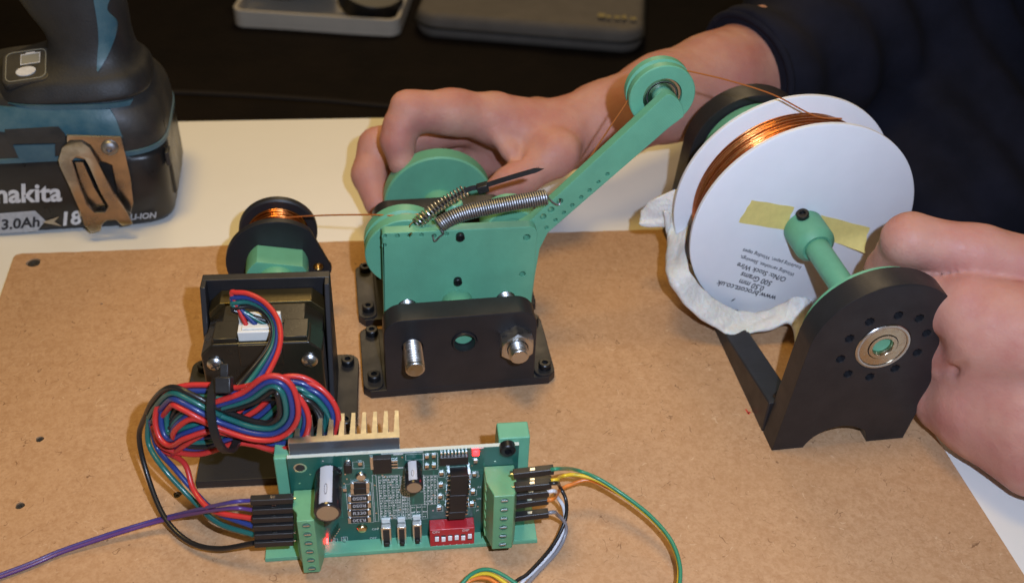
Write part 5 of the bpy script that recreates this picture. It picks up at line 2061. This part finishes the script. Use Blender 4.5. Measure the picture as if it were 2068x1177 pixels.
# grey zipped case
c0_, c1_ = at(850, 62, z=SZ_ + 10), at(1288, 98, z=SZ_ + 10)
ex2_ = unit(c1_ - c0_)
ey2_ = unit(np.cross(A(0, 0, 1), ex2_))
W2 = float(np.linalg.norm(c1_ - c0_))
MC = lambda u, v, w: c0_ + ex2_ * u + ey2_ * v + A(0, 0, w)
t = thing('laptop_case', 'grey zipped fabric case lying on the sofa', 'case', MC(W2 / 2, 100, -10))
plate('body', rrect(-8, 0, W2 + 4, 260, 26, 8), [], 26, lambda u, v, w: MC(u, v, w - 10 + 3.5 * math.sin(PI * min(max(u / W2, 0), 1))), MATS['case_grey'], t, bevel=7.0, smooth=60)
mb = MB()
pth = [MC(u, v, 4.0) for u, v in rrect(-8.6, -0.6, W2 + 4.6, 260.6, 26.5, 8)]
mb.tube(pth + pth[:1], 1.6, 8)
mb.build('zip', MATS['drill_grey'], t, smooth=80)
lg = at(1244, 38, z=SZ_ + 28)
for k, w_ in enumerate((7, 5, 6, 4, 6)):
    plate('logo_stroke', rrect(-18 + 8 * k, -2.6, -18 + 8 * k + w_, 2.6 + (3 if k in (0, 3) else 0), 0.8), [], 0.6, lambda u, v, w: lg + ex2_ * u + ey2_ * v + A(0, 0, w + 1.2), MATS['case_gold'], t, bevel=0.1)

# ------------------------------------------------------------------ person: two hands and forearms, dark shirt
def skin_mat():
    mt = bpy.data.materials.new('skin')
    mt.use_nodes = True
    nt = mt.node_tree
    L = nt.links.new
    b = nt.nodes['Principled BSDF']
    b.inputs['Roughness'].default_value = 0.56
    b.inputs['Specular IOR Level'].default_value = 0.32
    b.inputs['Subsurface Weight'].default_value = 0.22
    b.inputs['Subsurface Radius'].default_value = (1.0, 0.32, 0.16)
    b.inputs['Subsurface Scale'].default_value = 0.0035
    tc = nt.nodes.new('ShaderNodeTexCoord').outputs['Object']

    def noise(s, d=4, r=0.55):
        n = nt.nodes.new('ShaderNodeTexNoise')
        n.inputs['Scale'].default_value = s
        n.inputs['Detail'].default_value = d
        n.inputs['Roughness'].default_value = r
        L(tc, n.inputs['Vector'])
        return n.outputs['Fac']

    def rng_(f, a, c, lo=0.0, hi=1.0):
        r = nt.nodes.new('ShaderNodeMapRange')
        r.inputs['From Min'].default_value = a
        r.inputs['From Max'].default_value = c
        r.inputs['To Min'].default_value = lo
        r.inputs['To Max'].default_value = hi
        L(f, r.inputs['Value'])
        return r.outputs['Result']

    def mix(f, a, c):
        m_ = nt.nodes.new('ShaderNodeMix')
        m_.data_type = 'RGBA'
        L(f, m_.inputs['Factor'])
        for s, q in (('A', a), ('B', c)):
            if isinstance(q, tuple):
                m_.inputs[s].default_value = (*q, 1)
            else:
                L(q, m_.inputs[s])
        return m_.outputs['Result']
    c = mix(rng_(noise(55, 5), 0.33, 0.68), (0.535, 0.285, 0.212), (0.445, 0.184, 0.145))
    c = mix(rng_(noise(22, 3), 0.45, 0.70, 0, 0.5), c, (0.46, 0.175, 0.155))
    c = mix(rng_(noise(420, 3), 0.45, 0.75, 0, 0.25), c, (0.47, 0.25, 0.195))
    L(c, b.inputs['Base Color'])
    wr = nt.nodes.new('ShaderNodeTexVoronoi')
    wr.inputs['Scale'].default_value = 900
    L(tc, wr.inputs['Vector'])
    b1 = nt.nodes.new('ShaderNodeBump')
    b1.inputs['Strength'].default_value = 0.22
    b1.inputs['Distance'].default_value = 0.0003
    L(wr.outputs['Distance'], b1.inputs['Height'])
    b2 = nt.nodes.new('ShaderNodeBump')
    b2.inputs['Strength'].default_value = 0.30
    b2.inputs['Distance'].default_value = 0.0012
    L(noise(140, 5, 0.6), b2.inputs['Height'])
    L(b1.outputs['Normal'], b2.inputs['Normal'])
    L(b2.outputs['Normal'], b.inputs['Normal'])
    L(rng_(noise(260, 3), 0.3, 0.7, 0.46, 0.66), b.inputs['Roughness'])
    return mt


SKIN = skin_mat()


def Hp(px, py, Y):
    return at(px, py, Y=Y)


fd = Field((-60, -135, -6), (480, 460, 240), 1.7)
# --- hand on the wheel
wrist = Hp(1128, 268, 133)
imcp = Hp(1000, 240, 130)
ipip = Hp(832, 226, 122)
idip = Hp(803, 284, 115)
itip = Hp(811, 328, 110)
fd.chain([wrist, Hp(1065, 262, 131), imcp], [15.6, 14.2, 12.6], 6)
fd.chain([imcp, Hp(915, 226, 126), ipip], [11.8, 10.6, 10.2], 5)
fd.chain([ipip, Hp(812, 252, 118.5), idip], [9.6, 8.4, 7.9], 3)
fd.chain([idip, itip], [7.9, 6.7], 3)
fd.ell(Hp(815, 208, 122), (5.5, 6, 5), 4)
# middle finger further left
mmcp, mpip, mdip, mtip = Hp(985, 245, 150), Hp(762, 296, 140), Hp(744, 352, 129), Hp(763, 412, 116)
fd.chain([Hp(1075, 262, 146), mmcp], [15, 12.5], 8)
fd.chain([mmcp, Hp(870, 262, 148), mpip], [11.5, 10, 9.4], 5)
fd.chain([mpip, mdip], [9.2, 8.4], 3)
fd.chain([mdip, mtip], [8.4, 7.0], 3)
# ring and little finger behind the wheel
for (a, b_, c, d, r) in ((Hp(1000, 262, 170), Hp(845, 300, 160), Hp(800, 352, 144), Hp(806, 400, 132), 8.6), (Hp(1020, 280, 182), Hp(905, 322, 172), Hp(870, 366, 156), Hp(890, 402, 146), 7.6)):
    fd.chain([Hp(1090, 266, 156), a], [15, r + 3], 8)
    fd.chain([a, b_], [r + 1.5, r], 5)
    fd.chain([b_, c, d], [r, r - 0.9, r - 2], 3)
# palm behind the wheel
fd.chain([Hp(1085, 280, 148), Hp(975, 312, 156)], [17, 14], 9)
# thumb
cmc, tmcp, tip_, ttip = Hp(1128, 290, 122), Hp(1115, 314, 109), Hp(1058, 354, 101.5), Hp(1006, 381, 97)
fd.chain([cmc, tmcp], [13.5, 10.8], 6)
fd.chain([tmcp, tip_], [10.4, 8.9], 4)
fd.chain([tip_, Hp(1030, 369, 98.5), ttip], [8.9, 8.4, 6.6], 3, flat=(A(0, 1, 0.4), 0.9))
fd.ell(Hp(1132, 306, 108), (9, 8, 9), 6)
# web of skin between thumb and forefinger, with its fold
fd.chain([Hp(1080, 282, 121), Hp(1030, 262, 127)], [9, 8.5], 9)
fd.chain([Hp(1005, 275, 118), Hp(1028, 305, 113), Hp(1036, 318, 111)], [3.6, 3.4, 2.6], 4.5)
fd.chain([Hp(1052, 300, 106), Hp(1050, 318, 105), Hp(1042, 328, 104)], [0.9, 1.3, 0.7], 3.0, sub=True)
fd.chain([Hp(998, 296, 110), Hp(1012, 318, 107)], [0.9, 0.9], 3.0, sub=True)
# bends and skin creases
fd.chain([Hp(858, 212, 110.5), Hp(852, 240, 109.5), Hp(838, 268, 109)], [0.9, 1.2, 0.8], 3.0, sub=True)
for (p, q) in ((Hp(776, 262, 108), Hp(792, 268, 107)), (Hp(780, 300, 106), Hp(797, 304, 104.5)), (Hp(783, 306, 105.5), Hp(798, 310, 104)), (Hp(722, 346, 122), Hp(738, 352, 120.5)), (Hp(726, 300, 133), Hp(742, 308, 131)), (Hp(1070, 328, 94), Hp(1078, 344, 93)), (Hp(1064, 331, 94), Hp(1072, 347, 93))):
    fd.chain([p, q], [0.45, 0.45], 1.6, sub=True)
# forearm
fd.chain([wrist, Hp(1217, 240, 140), Hp(1342, 198, 154), Hp(1440, 172, 168), Hp(1560, 130, 192), Hp(1700, 60, 225)], [15.6, 17.8, 22.5, 26.5, 31, 36], 8)
fd.chain([Hp(1155, 300, 128), Hp(1260, 265, 138)], [8, 12], 10)
# --- the other hand on the stand
rp = Hp(1838, 484, -24)
fd.chain([Hp(2110, 545, -46), Hp(1975, 512, -35), rp], [11.4, 10.4, 10.2], 5)
fd.chain([rp, Hp(1798, 548, -15), Hp(1802, 610, -14)], [10.4, 9.4, 8.6], 3)
fd.ell(rp + A(-2.5, -1, 1.5), (7, 6.5, 6.5), 5)
fd.chain([Hp(1790, 598, -26), Hp(1860, 600, -33), Hp(1960, 622, -49), Hp(2080, 672, -64)], [10.0, 11.2, 14.0, 19], 1.2)
fd.chain([Hp(1985, 700, -50), Hp(2080, 770, -66)], [19, 23], 5)
fd.chain([Hp(1900, 690, -36), Hp(1985, 720, -48)], [15, 19], 8)
fd.chain([Hp(1885, 800, -46), Hp(1965, 810, -56), Hp(2085, 850, -74)], [9.5, 17, 24], 6)
fd.chain([Hp(1895, 835, -51), Hp(1960, 865, -62), Hp(2085, 930, -84)], [7, 10, 14], 6)
fd.ell(Hp(2008, 705, -62), (12, 8, 10), 14)
fd.ell(Hp(1992, 815, -64), (12, 8, 10), 14)
fd.chain([Hp(1890, 752, -53), Hp(1925, 748, -60), Hp(1948, 738, -66)], [1.4, 1.2, 0.6], 3.0, sub=True)
fd.chain([Hp(1745, 541, -36), Hp(1830, 532, -44), Hp(1930, 540, -54), Hp(1995, 541, -62)], [1.2, 1.6, 1.5, 0.8], 2.2, sub=True)
for (p, q) in ((Hp(1838, 448, -36), Hp(1852, 470, -40)), (Hp(1846, 446, -36), Hp(1860, 468, -40)), (Hp(1968, 470, -47), Hp(1974, 500, -50)), (Hp(1975, 660, -66), Hp(2020, 668, -72)), (Hp(1950, 780, -70), Hp(1990, 772, -74))):
    fd.chain([p, q], [0.4, 0.4], 2.0, sub=True)
# forearm to the right, out of the picture, and the hidden upper body
elb = A(395, -10, 66)
fd.chain([Hp(2085, 800, -66), A(300, -48, 40), elb], [25, 28, 38], 10)
fd.chain([elb, A(380, 120, 150), A(330, 250, 225)], [38, 42, 46], 10)
fd.chain([Hp(1700, 60, 225), A(300, 300, 190)], [36, 46], 10)
fd.chain([A(330, 250, 225), A(330, 350, 120)], [60, 60], 12)
V_, F_ = fd.mesh()
nrm_ = np.zeros_like(V_)
q = V_[F_]
fn = np.cross(q[:, 2] - q[:, 0], q[:, 3] - q[:, 1])
for k in range(4):
    np.add.at(nrm_, F_[:, k], fn)
nrm_ /= np.linalg.norm(nrm_, axis=1)[:, None] + 1e-9
V_ = V_ + nrm_ * (0.32 * vnoise(V_, 0.13, 21) + 0.12 * vnoise(V_, 0.35, 22))[:, None]
person = mesh_obj('person', V_, F_.tolist(), SKIN, None, smooth=180)
props(person, 'person in a dark shirt holding the hand wheel and the spool stand', 'person')
# shirt
mat('shirt_navy', (0.0102, 0.0104, 0.0185), 0.9, var=0.25, vscale=0.03, bump=0.35, bscale=0.9, spec=0.25)
fs_ = Field((105, -60, -60), (560, 560, 330), 4.0)
fs_.chain([Hp(1545, 132, 184), Hp(1640, 88, 212), Hp(1800, 0, 262)], [35, 44, 62], 10)
fs_.chain([Hp(1800, 0, 262), A(330, 330, 250)], [62, 80], 14)
fs_.chain([A(345, 330, 260), A(360, 330, 60), A(372, 330, -60)], [84, 92, 100], 20, flat=(A(0.7, 0.7, 0), 0.9))
fs_.chain([A(330, 250, 225), A(372, 150, 170), A(405, 20, 92)], [54, 52, 47], 14)
fs_.chain([A(330, 270, 40), A(330, 180, -40)], [58, 62], 20)
V_, F_ = fs_.mesh()
# soft folds running across the sleeves
V0 = V_.copy()
nrm_ = np.zeros_like(V_)
q = V_[F_]
fn = np.cross(q[:, 2] - q[:, 0], q[:, 3] - q[:, 1])
for k in range(4):
    np.add.at(nrm_, F_[:, k], fn)
nrm_ /= np.linalg.norm(nrm_, axis=1)[:, None] + 1e-9
d1 = unit(A(0.75, 0.35, 0.35))
ph_ = V_ @ d1 * 0.16 + 1.6 * vnoise(V_, 0.016, 5)
fold = np.sin(ph_) * 3.4 + 4.0 * vnoise(V_, 0.03, 8) + 0.8 * vnoise(V_, 0.10, 9)
V_ = V_ + nrm_ * fold[:, None]
# open the sleeve end where the forearm comes out: push it round the arm
cuff = Hp(1545, 132, 184)
axs = unit(Hp(1420, 185, 166) - cuff)
tt_ = (V_ - cuff) @ axs
cut = Hp(1540, 134, 183)
lim = 14.0
m_ = tt_ > lim
V_[m_] -= np.outer(tt_[m_] - lim, axs)
shirt = mesh_obj('shirt', V_, F_.tolist(), MATS['shirt_navy'], person, smooth=180)
shirt['label'] = 'dark navy short-sleeved shirt'
mb = MB()
cc = cuff + axs * 13.5
u_, v_, w_ = frame(axs)
mb.tube([cc + (u_ * math.cos(a) + v_ * math.sin(a)) * (33.5 + 1.2 * math.sin(3 * a)) for a in np.linspace(0, 2 * PI, 49)], 2.2, 8)
mb.build('sleeve_hem', MATS['shirt_navy'], shirt, smooth=80)
